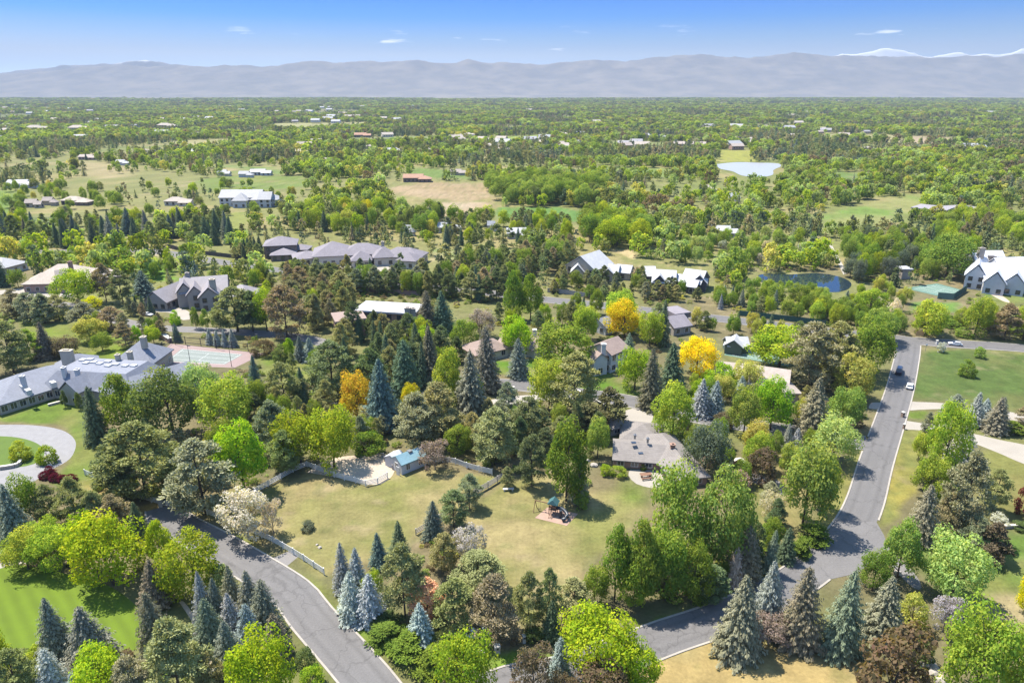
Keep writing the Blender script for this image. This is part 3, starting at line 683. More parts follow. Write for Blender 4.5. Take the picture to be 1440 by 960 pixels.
# small shed with teal metal roof
r, o = house('garden_shed', 'small white shed with teal metal roof at the edge of the bare paddock', 'shed',
    [W_(556,641,592,627, 3.7, 2.5, 4.3, win=1, gap=2.4, ww=.8), W_(548,640,562,631.5, 3.0, 2.2, 3.6, roof='pale', nowin=1)], 'teal', 'palewhite', 2, ov=.2)
part_box('roof_hatch', METAL, r, o, 576, 634.5, 3.55, (.9, .9, .5), .8)
p = G(560, 668)-o; m = MB(); m.box((*p, 1.0), (1.0, .1, 2.0), -.7); dd = m.build('door', WALL['white'], r)
m = MB(); m.box((p[0]+.25, p[1]-.3, 1.0), (.1, .08, .12), -.7); m.build('handle', METAL, dd)

# low ranch house in the middle
r, o = house('ranch_house', 'low ranch house with sprawling grey taupe roof and white terrace', 'house',
    [W_(862,620,944,626, 3.9, 2.15, 9.6, gap=2.6), W_(878,593,930,598, 4.1, 2.2, 10.0, 'hip'), W_(920,597,974,660, 4.2, 2.2, 8.4, 'hip'), W_(852,590,872,586, 3.4, 2.1, 5.0, wall='greystone')],
    'taupe', 'brick', 2, chim=[(946,625,2.8,4.8,.9,.8,WALL['brick']), (911,617,4.2,5.1,.4,.4,METAL), (893,612,4.2,5.0,.35,.35,METAL)])
for (px, py) in ((891,630),(901,645)): part_box('skylight', GLASS, r, o, px, py-8, 4.45, (1.0, .8, .12), .1)
for k, (px, py) in enumerate(((905,651),(915,652),(896,651))):
    pass

# two storey house in the middle
r, o = house('two_storey_house', 'white two storey house with brown roof above the green slope', 'house',
    [W_(843,482.5,869,472, 8.0, 5.6, 9.0, gap=2.6, ww=1.5), W_(836,490,846,497, 6.6, 4.8, 5.0, gap=2.5)], 'brown', 'palewhite', 2, ov=.4,
    chim=[(849,484,4,8.6,1.2,1.0,WALL['white'])])
part_box('balcony', WALL['white'], r, o, 838, 506, 1.6, (5.5, 3.0, .25), .5)

# bungalow behind the small spruce
house('bungalow', 'brown roofed bungalow half hidden behind the vivid green round tree', 'house',
    [W_(656,482,706,471, 5.2, 2.8, 10.0, 'hip'), W_(700,469,768,474, 5.0, 2.8, 10.0, 'hip'), W_(745,470,766,482, 4.6, 2.8, 8.0)], 'brown', 'cream', 2, chim=[(752,464,3.5,6.6,1.1,1.1,WALL['white'])])
# pool house
r, o = house('pool_house', 'small dark walled pool house with pale grey roof beside the mint green court', 'pool house',
    [W_(1020,473,1052,473, 4.6, 2.6, 6.0, nowin=1), W_(1033,476,1035,471, 4.8, 2.7, 6.0, nowin=1, L=6)], 'pale', 'green', 2)
part_box('doorway', GLASS, r, o, 1034, 486.5, 1.2, (3.2, 5.4, 2.0))
house('court_house', 'long house with beige roofs between the mint green court and the grey brown spruce', 'house',
    [W_(1004,507,1062,512, 4.8, 2.9, 9.0), W_(1056,512,1113,520, 6.2, 3.2, 13.0), W_(1090,524,1108,543, 4.8, 2.9, 8.0, 'hip')], 'beige', 'sand', 2)

# the big blue roofed mansion on the left
BS = 'slate_blue'
r, o = house('mansion', 'large stone mansion with slate blue roofs beside the gravel ring drive', 'mansion',
    [dict(ab=((-132,155),(-118.5,174)), h=6.4, e=2.9, W=16.5, t='hip', gap=2.0, ww=1.3),
     dict(ab=((-120.5,168.5),(-95,165)), h=6.8, e=3.2, W=15.5, t='mansard', **{'in': 3.3}, gap=2.4),
     dict(ab=((-111.6,156.4),(-108.6,166.5)), h=6.7, e=3.9, W=6.6, gap=1.9, ww=1.0),
     dict(ab=((-104.8,158),(-101,167)), h=6.2, e=3.2, W=8, t='hip'),
     dict(ab=((-99.5,159.5),(-87.5,172)), h=6.0, e=3.3, W=9, t='gable'),
     dict(ab=((-111,181),(-99,180.5)), h=8.6, e=4.0, W=12, t='hip', gap=3.0),
     dict(ab=((-126,174),(-117,180)), h=6.0, e=3.0, W=9.5, t='hip')],
    BS, 'stone', 2, chim=[(93,493,4,9.2,2.9,1.4,WALL['stone']), (165,499,5.5,8.3,1,1,WALL['stone']), (182,495,5.5,8.5,1.1,1.1,WALL['stone']), (201,474,7,10.2,1.3,1.3,WALL['stone']),
     (31,529,4,7.4,1.0,.8,WALL['white']), (89,517,4,7.9,.8,1.1,WALL['white']), (108,520,5,7.7,.8,1.1,WALL['white'])])
for (px, py) in ((116,506),(127,505),(121,510),(132,509),(140,511),(152,508),(163,512),(152,514),(176,514),(188,514)):
    part_box('skylight', WALL['palewhite'], r, o, px, py, 6.95, (1.5, 1.2, .4), -.2)
for (px, py) in ((40,551),(33,545),(75,540)):
    part_box('dormer', WALL['white'], r, o, px, py, 4.3, (1.1, 1.8, 1.4), .9)

# stone mansion with gables
r, o = house('gabled_mansion', 'brown stone mansion with steep gables and lavender grey roofs beyond the tennis court', 'mansion',
    [W_(214,410,256,393, 7.0, 3.2, 10, gap=2.6), W_(252,391,320,386, 9.6, 5.4, 14), W_(257,399,259,386, 9.4, 5.6, 6.5, L=11), W_(272,404,274,390, 8.8, 5.4, 6.5, L=11), W_(268,412,269,402, 5.6, 3.0, 5, L=6), W_(292,407,294,390, 9.0, 5.4, 8, L=12), W_(318,399,360,401, 6.4, 3.4, 11, 'hip')],
    'stone_grey', 'greystone', 1, chim=[(298,393,0,11.0,1.8,1.4,WALL['stone']), (263,384,7,11.0,1.3,1.0,WALL['greystone'])], frame=FRAME_D)

# lavender roofed compound
house('hip_roofed_mansion', 'sprawling mansion with many lavender hipped roofs behind the pine belt', 'mansion',
    [W_(410,354,450,351, 5.6, 3.4, 13, 'hip'), W_(443,340,492,338, 9.4, 4.6, 19, 'hip'), W_(480,342,540,341, 8.0, 4.4, 15, 'hip'), W_(496,353,518,352, 6.8, 3.4, 10, 'hip'), W_(530,347,548,346, 7.8, 4.0, 11, 'hip'), W_(540,346,596,349, 7.2, 4.0, 13, 'hip'), W_(566,354,584,355, 6.6, 3.8, 10, 'hip')],
    'lavender', 'cream', 1, frame=FRAME_D, chim=[(538,340,6,9.4,1.2,1.2,WALL['stone'])])
house('guest_house', 'two level guest house with lavender hipped roof left of the sprawling mansion', 'house',
    [W_(370,333,418,331, 9.2, 6.2, 14, 'hip'), W_(385,349,412,348, 5.0, 3.0, 12, 'hip'), W_(418,343,428,343, 5.0, 3.2, 9, 'hip')], 'lavender', 'brown', 1, frame=FRAME_D)
# new houses with pale roofs
r, o = house('new_house', 'pale roofed house under construction with tan walls and bare dirt yard', 'house',
    [W_(816,360,843,351, 10.5, 5.6, 15), W_(806,368,838,364, 7.4, 4.2, 10), W_(824,374,836,369, 6.4, 4.0, 7), W_(842,370,872,372, 6.0, 3.4, 10), W_(868,371,890,373, 5.6, 3.2, 9), W_(812,376,814,362, 7.6, 4.4, 6, L=9), W_(832,375,833,363, 7.2, 4.2, 5.5, L=9), W_(855,380,856,370, 5.6, 3.4, 5, L=7)], 'pale', 'tan', 1, frame=FRAME_D)
house('new_house', 'long pale roofed house with dark gable ends left of the dark blue pond', 'house',
    [W_(906,374,922,374, 6.4, 3.4, 10), W_(918,378,952,380, 7.2, 3.4, 13), W_(950,384,968,387, 5.6, 3.2, 10), W_(964,377,994,381, 7.6, 3.6, 13), W_(968,392,984,394, 5.0, 3.0, 8), W_(928,388,929,378, 6.4, 3.4, 6, L=9), W_(945,389,946,380, 6.0, 3.4, 5, L=8), W_(984,388,986,378, 6.8, 3.6, 6.5, L=9)], 'pale', 'dark', 1, frame=FRAME)
# white gabled mansion at right
r, o = house('white_gabled_mansion', 'white house with steep white gables at the right edge', 'mansion',
    [W_(1366,352,1410,352, 11.5, 5.6, 14), W_(1376,378,1379,356, 10.5, 5.4, 8, L=13), W_(1380,369,1470,374, 10.2, 5.2, 13, gap=2.8), W_(1403,386,1404,370, 9.4, 4.6, 8, L=10), W_(1398,362,1470,360, 11.0, 5.6, 12), W_(1430,389,1432,372, 9.0, 4.6, 8, L=10)],
    'snow', 'white', 1, frame=FRAME_D, chim=[(1381,349,6,13,2.2,1.6,WALL['greystone'])])
for (px, py) in ((1395,363),(1409,365),(1423,367)): part_box('dormer', FRAME_D, r, o, px, py, 9.0, (2.4, 2.4, 1.8))
# tan mansion left
house('tan_mansion', 'pink brick mansion with broad tan hipped roof at the far left', 'mansion',
    [W_(44,372,134,370, 9.2, 3.8, 20, 'hip'), W_(46,384,70,382, 6.6, 3.6, 11, 'hip'), W_(76,380,92,378, 8.6, 4.2, 9), W_(120,377,162,371, 7.4, 3.6, 12, 'hip')], 'tan', 'pinkbrick', 1, chim=[(98,368,6,11,1.2,1.2,WALL['brick'])])
house('white_roofed_house', 'white roofed house cut by the left edge behind the dark spruce', 'house', [W_(-24,360,20,363, 6.4, 3.4, 13, 'hip')], 'white', 'white', 1)
# flat roofed modern house
r, o = house('flat_roofed_house', 'brown modern house with white flat roof in front of the dark pines', 'house',
    [W_(506,429,590,434, 6.2, 5.6, 11, 'flat', roof='pale'), W_(468,446,512,441, 6.0, 5.4, 10, 'flat', wall='brick')], 'brown', 'brown', 1, frame=FRAME_D, chim=[(573,433,0,9.5,1.8,1.6,WALL['greystone']), (581,434,0,9.0,1.4,1.4,WALL['greystone'])])
house('lavender_roofed_house', 'small lavender roofed house behind the golden tree and dark spruce', 'house', [W_(936,445,962,441, 5.4, 3.0, 10), W_(940,437,962,434, 4.8, 3.0, 8, 'flat', wall='dark')], 'lavender', 'greystone', 1)
house('blue_roofed_cottage', 'small blue grey cottage roof between the lime tree and golden tree', 'house', [W_(840,448,856,443, 5.0, 2.8, 8)], 'slate_blue', 'white', 1)
# flat dark modern house on the right slope
r, o = house('modern_house', 'low dark modern house with flat grey roofs on the right hand slope', 'house',
    [W_(1288,289,1336,294, 5.6, 5.0, 20, 'flat'), W_(1332,292,1368,290, 5.2, 4.6, 14, 'flat')], 'stone_grey', 'dark', 1, frame=FRAME_D)
# open sided garden pavilion by the sports court
r, o = house('pavilion', 'little white roofed garden pavilion beside the green sports court', 'pavilion', [W_(1264,376,1280,376, 4.4, 4.0, 6, 'flat')], 'white', 'greystone', 0)

# farther houses, each a body with roof and windows
FAR = [ # x, y base, width px, roof, wall, label
 (31,263,40,'pale','white','white two storey house in the far left meadow'), (108,287,38,'tan','brown','brown house with tan roof below the far left meadow'), (47,291,24,'beige','sand','low beige outbuilding left of the brown tan roofed house'), (70,288,20,'beige','sand','low sand coloured shed close to the brown tan roofed house'),
 (252,288,38,'cream','cream','cream house in front of the round green trees left of centre'), (352,288,82,'white','white','long white mansion with several white roofs'), (367,246,30,'pale','white','tall white house at the end of the far left lane'), (346,249,20,'white','white','small white annex left of the tall white house'),
 (205,217,28,'cream','pinkbrick','pink house among far left trees'), (278,217,28,'white','cream','white house right of the pink house among far trees'), (125,224,26,'beige','pinkbrick','beige roofed house in the far left wood'), (172,232,18,'pale','white','small white house below the beige roofed one'),
 (423,216,26,'tan','cream','tan house with big roof among far trees left of centre'), (460,229,26,'cream','cream','cream house right of the tan one in the far wood'), (315,247,18,'pale','cream','small pale house beside the far left lane'),
 (553,214,24,'white','white','white house beyond the brown field'), (523,209,16,'beige','cream','small beige house left of the white one beyond the brown field'), (598,213,18,'cream','cream','cream house right of the white one beyond the brown field'), (710,213,20,'beige','pinkbrick','pinkish house in the far wood at the centre'),
 (587,255,40,'rust','brown','long brown barn at the top of the brown field'), (770,246,26,'tan','brown','tan house above the big grove'), (713,251,16,'beige','pinkbrick','small pinkish house left of the tan one above the big grove'), (644,246,22,'beige','sand','beige house behind the green meadow right of the brown barn'), (530,262,18,'beige','brown','low brown shed left of the brown field'),
 (632,326,34,'pale','white','pale roofed house behind the grove at the centre'), (693,324,16,'pale','white','narrow white house between the two pale roofed ones'), (732,334,40,'pale','cream','wide pale roofed house in front of the green meadow'), (575,330,20,'pale','cream','small pale house hidden at the right of the lavender compound'),
 (1019,331,38,'pale','white','white house with blue grey roof left of the dark pond'), (997,270,22,'tan','pinkbrick','tan roofed house left of the far lake'), (1033,282,16,'pale','white','small pale house below the far lake'), (1280,213,32,'rust','brown','brown house in the far wood right of the lake'),
 (1370,210,32,'white','brown','long white roofed building in the far right wood'), (1223,212,20,'cream','cream','cream house right of the far lake'), (1058,198,14,'cream','cream','cream house above the yellow field'), (1083,198,14,'tan','cream','tan house above the yellow field'), (1037,197,14,'beige','sand','beige house above the yellow field'), (988,200,18,'beige','pinkbrick','pinkish house above the lake on the left'), (1325,244,20,'pale','white','white house hidden in the far right wood'),
 (10,186,22,'cream','cream','pale building at the far left edge of the plain'), (52,184,30,'cream','pinkbrick','long pinkish building on the far left plain'), (112,184,30,'tan','cream','long cream building right of the pinkish one on the far plain'), (140,186,18,'beige','sand','beige house at the end of the far left row'), (235,180,26,'cream','pinkbrick','wide pinkish house on the far plain left of centre'),
 (640,192,18,'beige','pinkbrick','pinkish house left of the bright far field'), (660,191,16,'cream','cream','cream house left of the bright far field'), (510,193,24,'rust','brown','brown farm building beside the pale far field'), (790,190,18,'cream','cream','cream house right of the bright far field'), (815,188,14,'white','white','white house right of the bright far field'), (910,192,12,'white','white','small white house on the far plain right of centre'), (930,194,12,'pale','white','pale roofed house on the far plain right of centre'), (880,190,12,'cream','cream','small cream house on the far plain right of centre'),
]
for i, (x, y, wpx, rf, wl, lab) in enumerate(FAR):
    Y = G(x, y)[1]; dep = depth_at(Y, 3); Wm = wpx/960*dep; h = min(max(Wm*.26, 5.5), 11); e = h*.58; rr = random.Random(i)
    tilt = rr.uniform(-.5, .5)
    def rl(x0, x1, hh, dy=0, hx=x, Y=Y):
        # ridge ends as photo readings at that height
        pts = []
        for xx in (x0, x1):
            yy = Y + dy + tilt*(xx-hx)/960*dep*.25
            v_ = None
            f = lambda py: G(xx, py, hh)[1]-yy
            lo, hi_ = 141.0, 700.0
            for _ in range(50):
                md = (lo+hi_)/2
                if f(md) > 0: lo = md
                else: hi_ = md
            pts.append((xx, lo))
        return tuple(pts)
    wg = [dict(r=rl(x-wpx*.5, x+wpx*.22, h), h=h, e=e, W=min(Wm*.5, 15), t='hip' if rf in ('tan','cream') else 'gable'),
          dict(r=rl(x+wpx*.02, x+wpx*.5, h*.82, dy=-3), h=h*.82, e=e*.8, W=min(Wm*.45, 13), t='hip' if i % 2 else 'gable')]
    if wpx > 60: wg += [dict(r=rl(x-wpx*.28, x-wpx*.05, h*.9, dy=-8), h=h*.9, e=e*.8, W=11, t='hip'), dict(r=rl(x+wpx*.15, x+wpx*.38, h*.95, dy=-7), h=h*.95, e=e*.9, W=12, t='gable')]
    house('far_house', lab, 'house', wg, rf, wl, 1 if wpx > 22 else 0, frame=FRAME_D if wl != 'white' else FRAME_D)

# scattered roofs of the distant town
rr = random.Random(5)
FARROOF = list('abc')
tp = {}
k = 0
protos = []
for rf, wl, w1, h1 in (('cream','cream',17,6.5),('white','white',20,7.5),('beige','pinkbrick',16,6.5),('grey','sand',18,6.5)):
    m = MB(); a, b_, e = w1/2, w1*.32, h1*.55
    m.mi = 0; m.box((0, 0, e/2-.3), (2*a-.8, 2*b_-.8, e+.6))
    m.mi = 1
    for s in (-1, 1):
        top = [(-a,0,h1),(a,0,h1),(a,s*b_,e-.1),(-a,s*b_,e-.1)]
        if s > 0: top = top[::-1]
        m.hull4([(x,y,z-.25) for x,y,z in top], top)
    m.mi = 0
    for s in (-1,1): m.poly([(s*(a-.45),-b_*.9,e),(s*(a-.45),b_*.9,e),(s*(a-.45),0,h1-.4)])
    m.mi = 2
    for u in (-.6,-.2,.2,.6): m.box((u*a, -b_+.38, 1.6), (1.5,.1,1.4))
    protos.append((m.mesh('town_house', [WALL[wl], ROOF[rf], GLASS]), {'cream':'cream roofed','white':'white roofed','beige':'beige roofed','grey':'grey roofed'}[rf]))
town = []
while len(town) < 190:
    py = 149 + 62*rr.random()**1.35; px = rr.uniform(-10, 1450)
    dens = vnoise(np.array([px/95.]), np.array([py/9.]), 8)[0]
    if dens < .55: continue
    p = G(px, py)
    if any(np.hypot(*(p-q)) < 26 for q in town): continue
    town.append(p); me_, nm_ = rr.choice(protos)
    o = bpy.data.objects.new('town_house', me_); col.objects.link(o); o.location = (*p, 0); o.rotation_euler.z = rr.uniform(-.5, .5); s = rr.uniform(.8, 1.35); o.scale = (s, s, s)
    side = 'left' if px < 480 else 'right' if px > 960 else 'central'
    dist = 'most distant' if py < 164 else 'farther' if py < 178 else 'nearer'
    tag(o, f'tiny {nm_} house scattered on the {dist} {side} part of the wooded plain', 'house', f'{nm_} houses of the {dist} {side} plain')
    BLOCK.append(np.array([p+(12,10), p+(-12,10), p+(-12,-10), p+(12,-10)]))
# ------------------------------------------------------------------ tree prototypes (unit height, unit crown width)
def leafmesh(name, Cn, Nn, size, asp, tint, mat, rng, along=None):
    """one small kite shaped face per leaf spray"""
    n = len(Cn); Nn = Nn/np.maximum(np.linalg.norm(Nn, axis=1)[:, None], 1e-9)
    if along is None: along = rng.normal(size=(n, 3))
    x = along - Nn*(along*Nn).sum(1)[:, None]; x /= np.maximum(np.linalg.norm(x, axis=1)[:, None], 1e-9)
    y = np.cross(Nn, x); s = np.asarray(size).reshape(-1, 1)*np.ones((n, 1)); a = asp
    V = np.stack([Cn-x*s*.5, Cn-y*s*a*.5+x*s*.08, Cn+x*s*.5, Cn+y*s*a*.5+x*s*.08], 1).reshape(-1, 3)
    F = np.arange(4*n).reshape(-1, 4)
    me = quick_mesh(name, V, F, [mat])
    at = me.attributes.new('tint', 'FLOAT', 'FACE'); at.data.foreach_set('value', np.clip(tint, 0, 1).astype(np.float32)); return me
def sph(rng, n):
    v = rng.normal(size=(n, 3)); return v/np.linalg.norm(v, axis=1)[:, None]
def crown_broad(seed, npuff, nleaf, ls, z0=.14, top=1.0, puff=(.11, .19), wob=.2, flat=1.0, hollow=.5, upright=False):
    rng = np.random.default_rng(seed); zc = (z0+top)/2; hz_ = (top-z0)/2
    d = sph(rng, npuff*3); d = d[d[:, 2] > -.75][:npuff]
    lob = 1 + wob*np.sin(d[:, 0]*3.1+seed)*np.cos(d[:, 1]*2.7+seed*2) + rng.normal(0, wob*.35, len(d))
    r = (hollow + (1-hollow)*rng.random(len(d))**.5)*lob
    pc = d*r[:, None]*np.array([.40, .40, hz_*.86]); pc[:, 2] += zc
    if upright: pc[:, :2] *= (1.08-.55*np.clip((pc[:, 2]-z0)/(top-z0), 0, 1)**1.5)[:, None]
    pr = rng.uniform(*puff, len(d))
    Cs, Ns, T = [], [], []
    for c, q in zip(pc, pr):
        v = sph(rng, nleaf); out_ = (c-np.array([0, 0, zc-.1])); out_ /= np.linalg.norm(out_)+1e-9
        v = v[(v@out_) + .55*v[:, 2] > -.55]
        rad = q*(.55+.5*rng.random(len(v))**.6)
        pos = c + v*rad[:, None]*np.array([1, 1, .8*flat/ max(hz_*2, .5)])
        Cs.append(pos); Ns.append(v*1.0 + np.array([0, 0, .35]) + rng.normal(0, .45, (len(v), 3)))
        T.append(np.clip(.5 + rng.normal(0, .12) + rng.normal(0, .17, len(v)), 0, 1))
    Cn = np.concatenate(Cs); keep = Cn[:, 2] > .02
    return leafmesh('crown', Cn[keep], np.concatenate(Ns)[keep], (ls*rng.uniform(.55, 1.5, len(Cn)))[keep], .75, np.concatenate(T)[keep], M_LEAF, rng)
def crown_spruce(seed, nlev, kq, ls, sparse=1.0, taper=.9, z0=.05):
    rng = np.random.default_rng(seed); Cs, Ns, S, A, T = [], [], [], [], []
    for i in range(nlev):
        f = (i+.5)/nlev; z = z0 + (1-z0-.01)*f
        r = .5*((1-f)**taper)*rng.uniform(.82, 1.08) + .02
        nb = max(4, int((7+9*(1-f))*sparse)); az0 = rng.uniform(0, 6.28)
        for b in range(nb):
            az = az0 + 6.283*b/nb + rng.normal(0, .14); rb = r*rng.uniform(.72, 1.15); u = np.array([math.cos(az), math.sin(az), 0]); w = np.array([-u[1], u[0], 0])
            tb = rng.normal(.5, .13)
            k = max(2, int(kq*(.35+rb*1.6)))
            for t in np.linspace(.22, 1.0, k):
                drop = -.10*t*rb*1.4 + .05*max(t-.7, 0)
                wid = rb*.30*(1.12-t)
                for s in (-1, 0, 1):
                    p = u*rb*t + w*s*wid*rng.uniform(.6, 1.1) + np.array([0, 0, z + drop*.5 - abs(s)*.006 + rng.normal(0, .006)])
                    Cs.append(p); Ns.append(np.array([0, 0, 1.0]) + u*.55 + w*s*.35 + rng.normal(0, .28, 3)); A.append(u*1.0 + w*s*.8 + np.array([0, 0, -.25])); S.append(ls*(.75+.6*rng.random())*(.7+.5*(1-f))); T.append(tb + .22*(t-.6) + rng.normal(0, .1))
    # leader
    for z in np.linspace(.9, 1.0, 6):
        for b in range(5):
            an = rng.uniform(0, 6.28); Cs.append(np.array([math.cos(an)*.012, math.sin(an)*.012, z])); Ns.append(np.array([math.cos(an), math.sin(an), .4])); A.append(np.array([0, 0, 1.])); S.append(ls*.6); T.append(.6)
    return leafmesh('crown', np.array(Cs), np.array(Ns), np.array(S), .5, np.array(T), M_NEEDLE, rng, np.array(A))
def crown_pine(seed, npuff, nleaf, ls, z0=.2, conic=.3, puff=(.09, .16)):
    rng = np.random.default_rng(seed); Cs, Ns, A, T = [], [], [], []
    for i in range(npuff):
        f = rng.random()**.85; z = z0 + (1-z0)*f*.95
        prof = (math.sin(math.pi*min(f*.82+.16, 1))**.8)*(1-conic*f)
        az = rng.uniform(0, 6.28); r = .40*prof*rng.uniform(.45, 1.12)
        c = np.array([math.cos(az)*r, math.sin(az)*r, z]); q = rng.uniform(*puff)*(1-.35*f)
        v = sph(rng, nleaf); v = v[v[:, 2] > -.5]
        pos = c + v*(q*(.35+.65*rng.random(len(v))))[:, None]*np.array([1.05, 1.05, .5])
        Cs.append(pos); Ns.append(np.cross(v, rng.normal(size=v.shape)) + np.array([0, 0, .9])); A.append(v + np.array([0, 0, .35])); T.append(.5+rng.normal(0, .13)+rng.normal(0, .15, len(v)))
    Cn = np.concatenate(Cs)
    return leafmesh('crown', Cn, np.concatenate(Ns), ls*rng.uniform(.7, 1.3, len(Cn)), .5, np.concatenate(T), M_NEEDLE, rng, np.concatenate(A))
def trunk_mesh(seed, r, top, limbs, z0=.25, spread=.34, bark=M_BARK):
    rng = random.Random(seed); m = MB()
    bx, by = rng.uniform(-.03, .03), rng.uniform(-.03, .03)
    m.tube([(0,0,-.02),(0,0,.02),(bx*.5,by*.5,top*.5),(bx,by,top)], [r*1.5, r*1.1, r*.75, r*.18], 7)
    for i in range(limbs):
        f = z0 + (top-z0)*(i+.3)/max(limbs, 1)*.9; an = i*2.4+rng.uniform(-.4, .4); sp = spread*rng.uniform(.7, 1.1)*(1.15-f)
        x, y = math.cos(an), math.sin(an)
        m.tube([(bx*f, by*f, f), (x*sp*.5, y*sp*.5, f+.10), (x*sp, y*sp, f+.24)], [r*.5, r*.32, r*.1], 5)
    return m.mesh('trunk', bark)
PROTO = {
 'D': [(crown_broad(10+i, 70, 165, .033, z0=.04, wob=.16+.03*i, hollow=.5), trunk_mesh(i, .022, .8, 7)) for i in range(6)],
 'O': [(crown_broad(40+i, 64, 160, .033, z0=.02, puff=(.10,.17), wob=.12, upright=True), trunk_mesh(20+i, .02, .85, 7, .15)) for i in range(4)],
 'S': [(crown_spruce(60+i, 34+i, 10, .052, taper=.55+.035*i), trunk_mesh(30+i, .016, .95, 0)) for i in range(8)],
 'P': [(crown_pine(80+i, 92, 170, .038, z0=.05+.05*(i % 3), conic=.04*i), trunk_mesh(50+i, .018, .9, 9, .25, .3)) for i in range(7)],
 'A': [(crown_broad(100+i, 58, 120, .034, z0=.10, wob=.28, hollow=.45, puff=(.08,.15)), trunk_mesh(70+i, .02, .85, 10, .12, .42, M_BARK_PALE)) for i in range(3)],
 'W': [(crown_broad(120+i, 40, 120, .05, z0=-.25, wob=.18, hollow=.6, puff=(.13,.2)), trunk_mesh(90+i, .02, .6, 5, .1)) for i in range(3)],
 'J': [(crown_pine(140+i, 46, 110, .07, z0=.0, conic=.0, puff=(.14,.22)), trunk_mesh(95+i, .02, .6, 5, .1)) for i in range(2)],
}
NAMES = {'D': ('broadleaf_tree', 'tree'), 'O': ('poplar_tree', 'tree'), 'S': ('spruce_tree', 'spruce'), 'P': ('pine_tree', 'pine'), 'A': ('blossom_tree', 'tree'), 'W': ('round_shrub', 'shrub'), 'J': ('juniper_shrub', 'shrub')}
TONE = { # base reflectance of the leaves
 'lime': (.195,.25,.014), 'bright': (.175,.225,.018), 'vivid': (.165,.255,.015), 'green': (.115,.16,.025), 'mid': (.138,.185,.038), 'dark': (.085,.108,.036), 'olive': (.125,.14,.045), 'pale': (.20,.255,.085), 'yellowgreen': (.185,.235,.03),
 'gold': (.42,.36,.015), 'amber': (.37,.29,.03), 'yellow': (.50,.44,.012), 'khaki': (.25,.24,.055), 'brown': (.135,.105,.062), 'rust': (.27,.165,.105), 'burgundy': (.15,.022,.028), 'blossom': (.43,.40,.33), 'grey': (.30,.30,.28), 'lilac': (.36,.34,.38),
 'blue': (.12,.132,.128), 'silver': (.15,.162,.16), 'bluegreen': (.086,.102,.076), 'darkblue': (.06,.076,.062), 'sdark': (.05,.068,.04), 'sgrey': (.098,.10,.078), 'sbrown': (.08,.074,.052), 'stan': (.098,.096,.066), 'greygreen': (.085,.092,.066), 'pink': (.23,.175,.15),
 'pine': (.092,.106,.043), 'pdark': (.062,.076,.034), 'polive': (.122,.118,.052), 'pbrown': (.122,.103,.06), 'pgrey': (.105,.112,.07)}
TREES = []; FOL = 1.5; CFOL = 2.35
cnt = {}
trng = random.Random(3)
def plant(kind, P, h, w, tone, label, group=None, jit=.11):
    n, cat = NAMES[kind]
    if kind == 'D': n = 'bright_broadleaf_tree' if tone in ('lime', 'bright', 'vivid', 'yellowgreen') else 'golden_broadleaf_tree' if tone in ('gold', 'yellow', 'amber', 'khaki') else n  # broadleaf trees split by leaf tone alone, species not identified
    if kind == 'S': w *= 1.06
    if kind == 'P': w *= 1.25
    me_c, me_t = trng.choice(PROTO[kind])
    e = empty(n, (P[0], P[1], 0), 0, label, cat, group)
    rz = trng.uniform(0, 6.28); sxy = trng.uniform(.9, 1.11); tlt = trng.uniform(-.045, .045)
    c = bpy.data.objects.new('crown', me_c); t = bpy.data.objects.new('trunk', me_t)
    b = np.array(TONE[tone])*(CFOL if kind in 'SP' else 1.0 if kind == 'J' else 1.15 if kind == 'A' or tone in ('gold','amber','yellow','brown','burgundy') else FOL)*(1+trng.uniform(-jit, jit))*np.array([1+trng.uniform(-jit, jit), 1, 1+trng.uniform(-jit, jit)])
    for o in (c, t):
        col.objects.link(o); o.parent = e; o.rotation_euler.z = rz; o.scale = (w*sxy, w/sxy, h); o.rotation_euler.x = tlt
    c.color = (*b, 1)
    TREES.append((P[0], P[1], w/2)); cnt[n] = cnt.get(n, 0)+1
    return e
def T(kind, bx, by, ty, wpx, tone, label, group=None):
    P = G(bx, by); h = height_at(P[1], ty); w = wpx/960*depth_at(P[1], h*.5)
    return plant(kind, P, max(h, .6), w, tone, label, group)

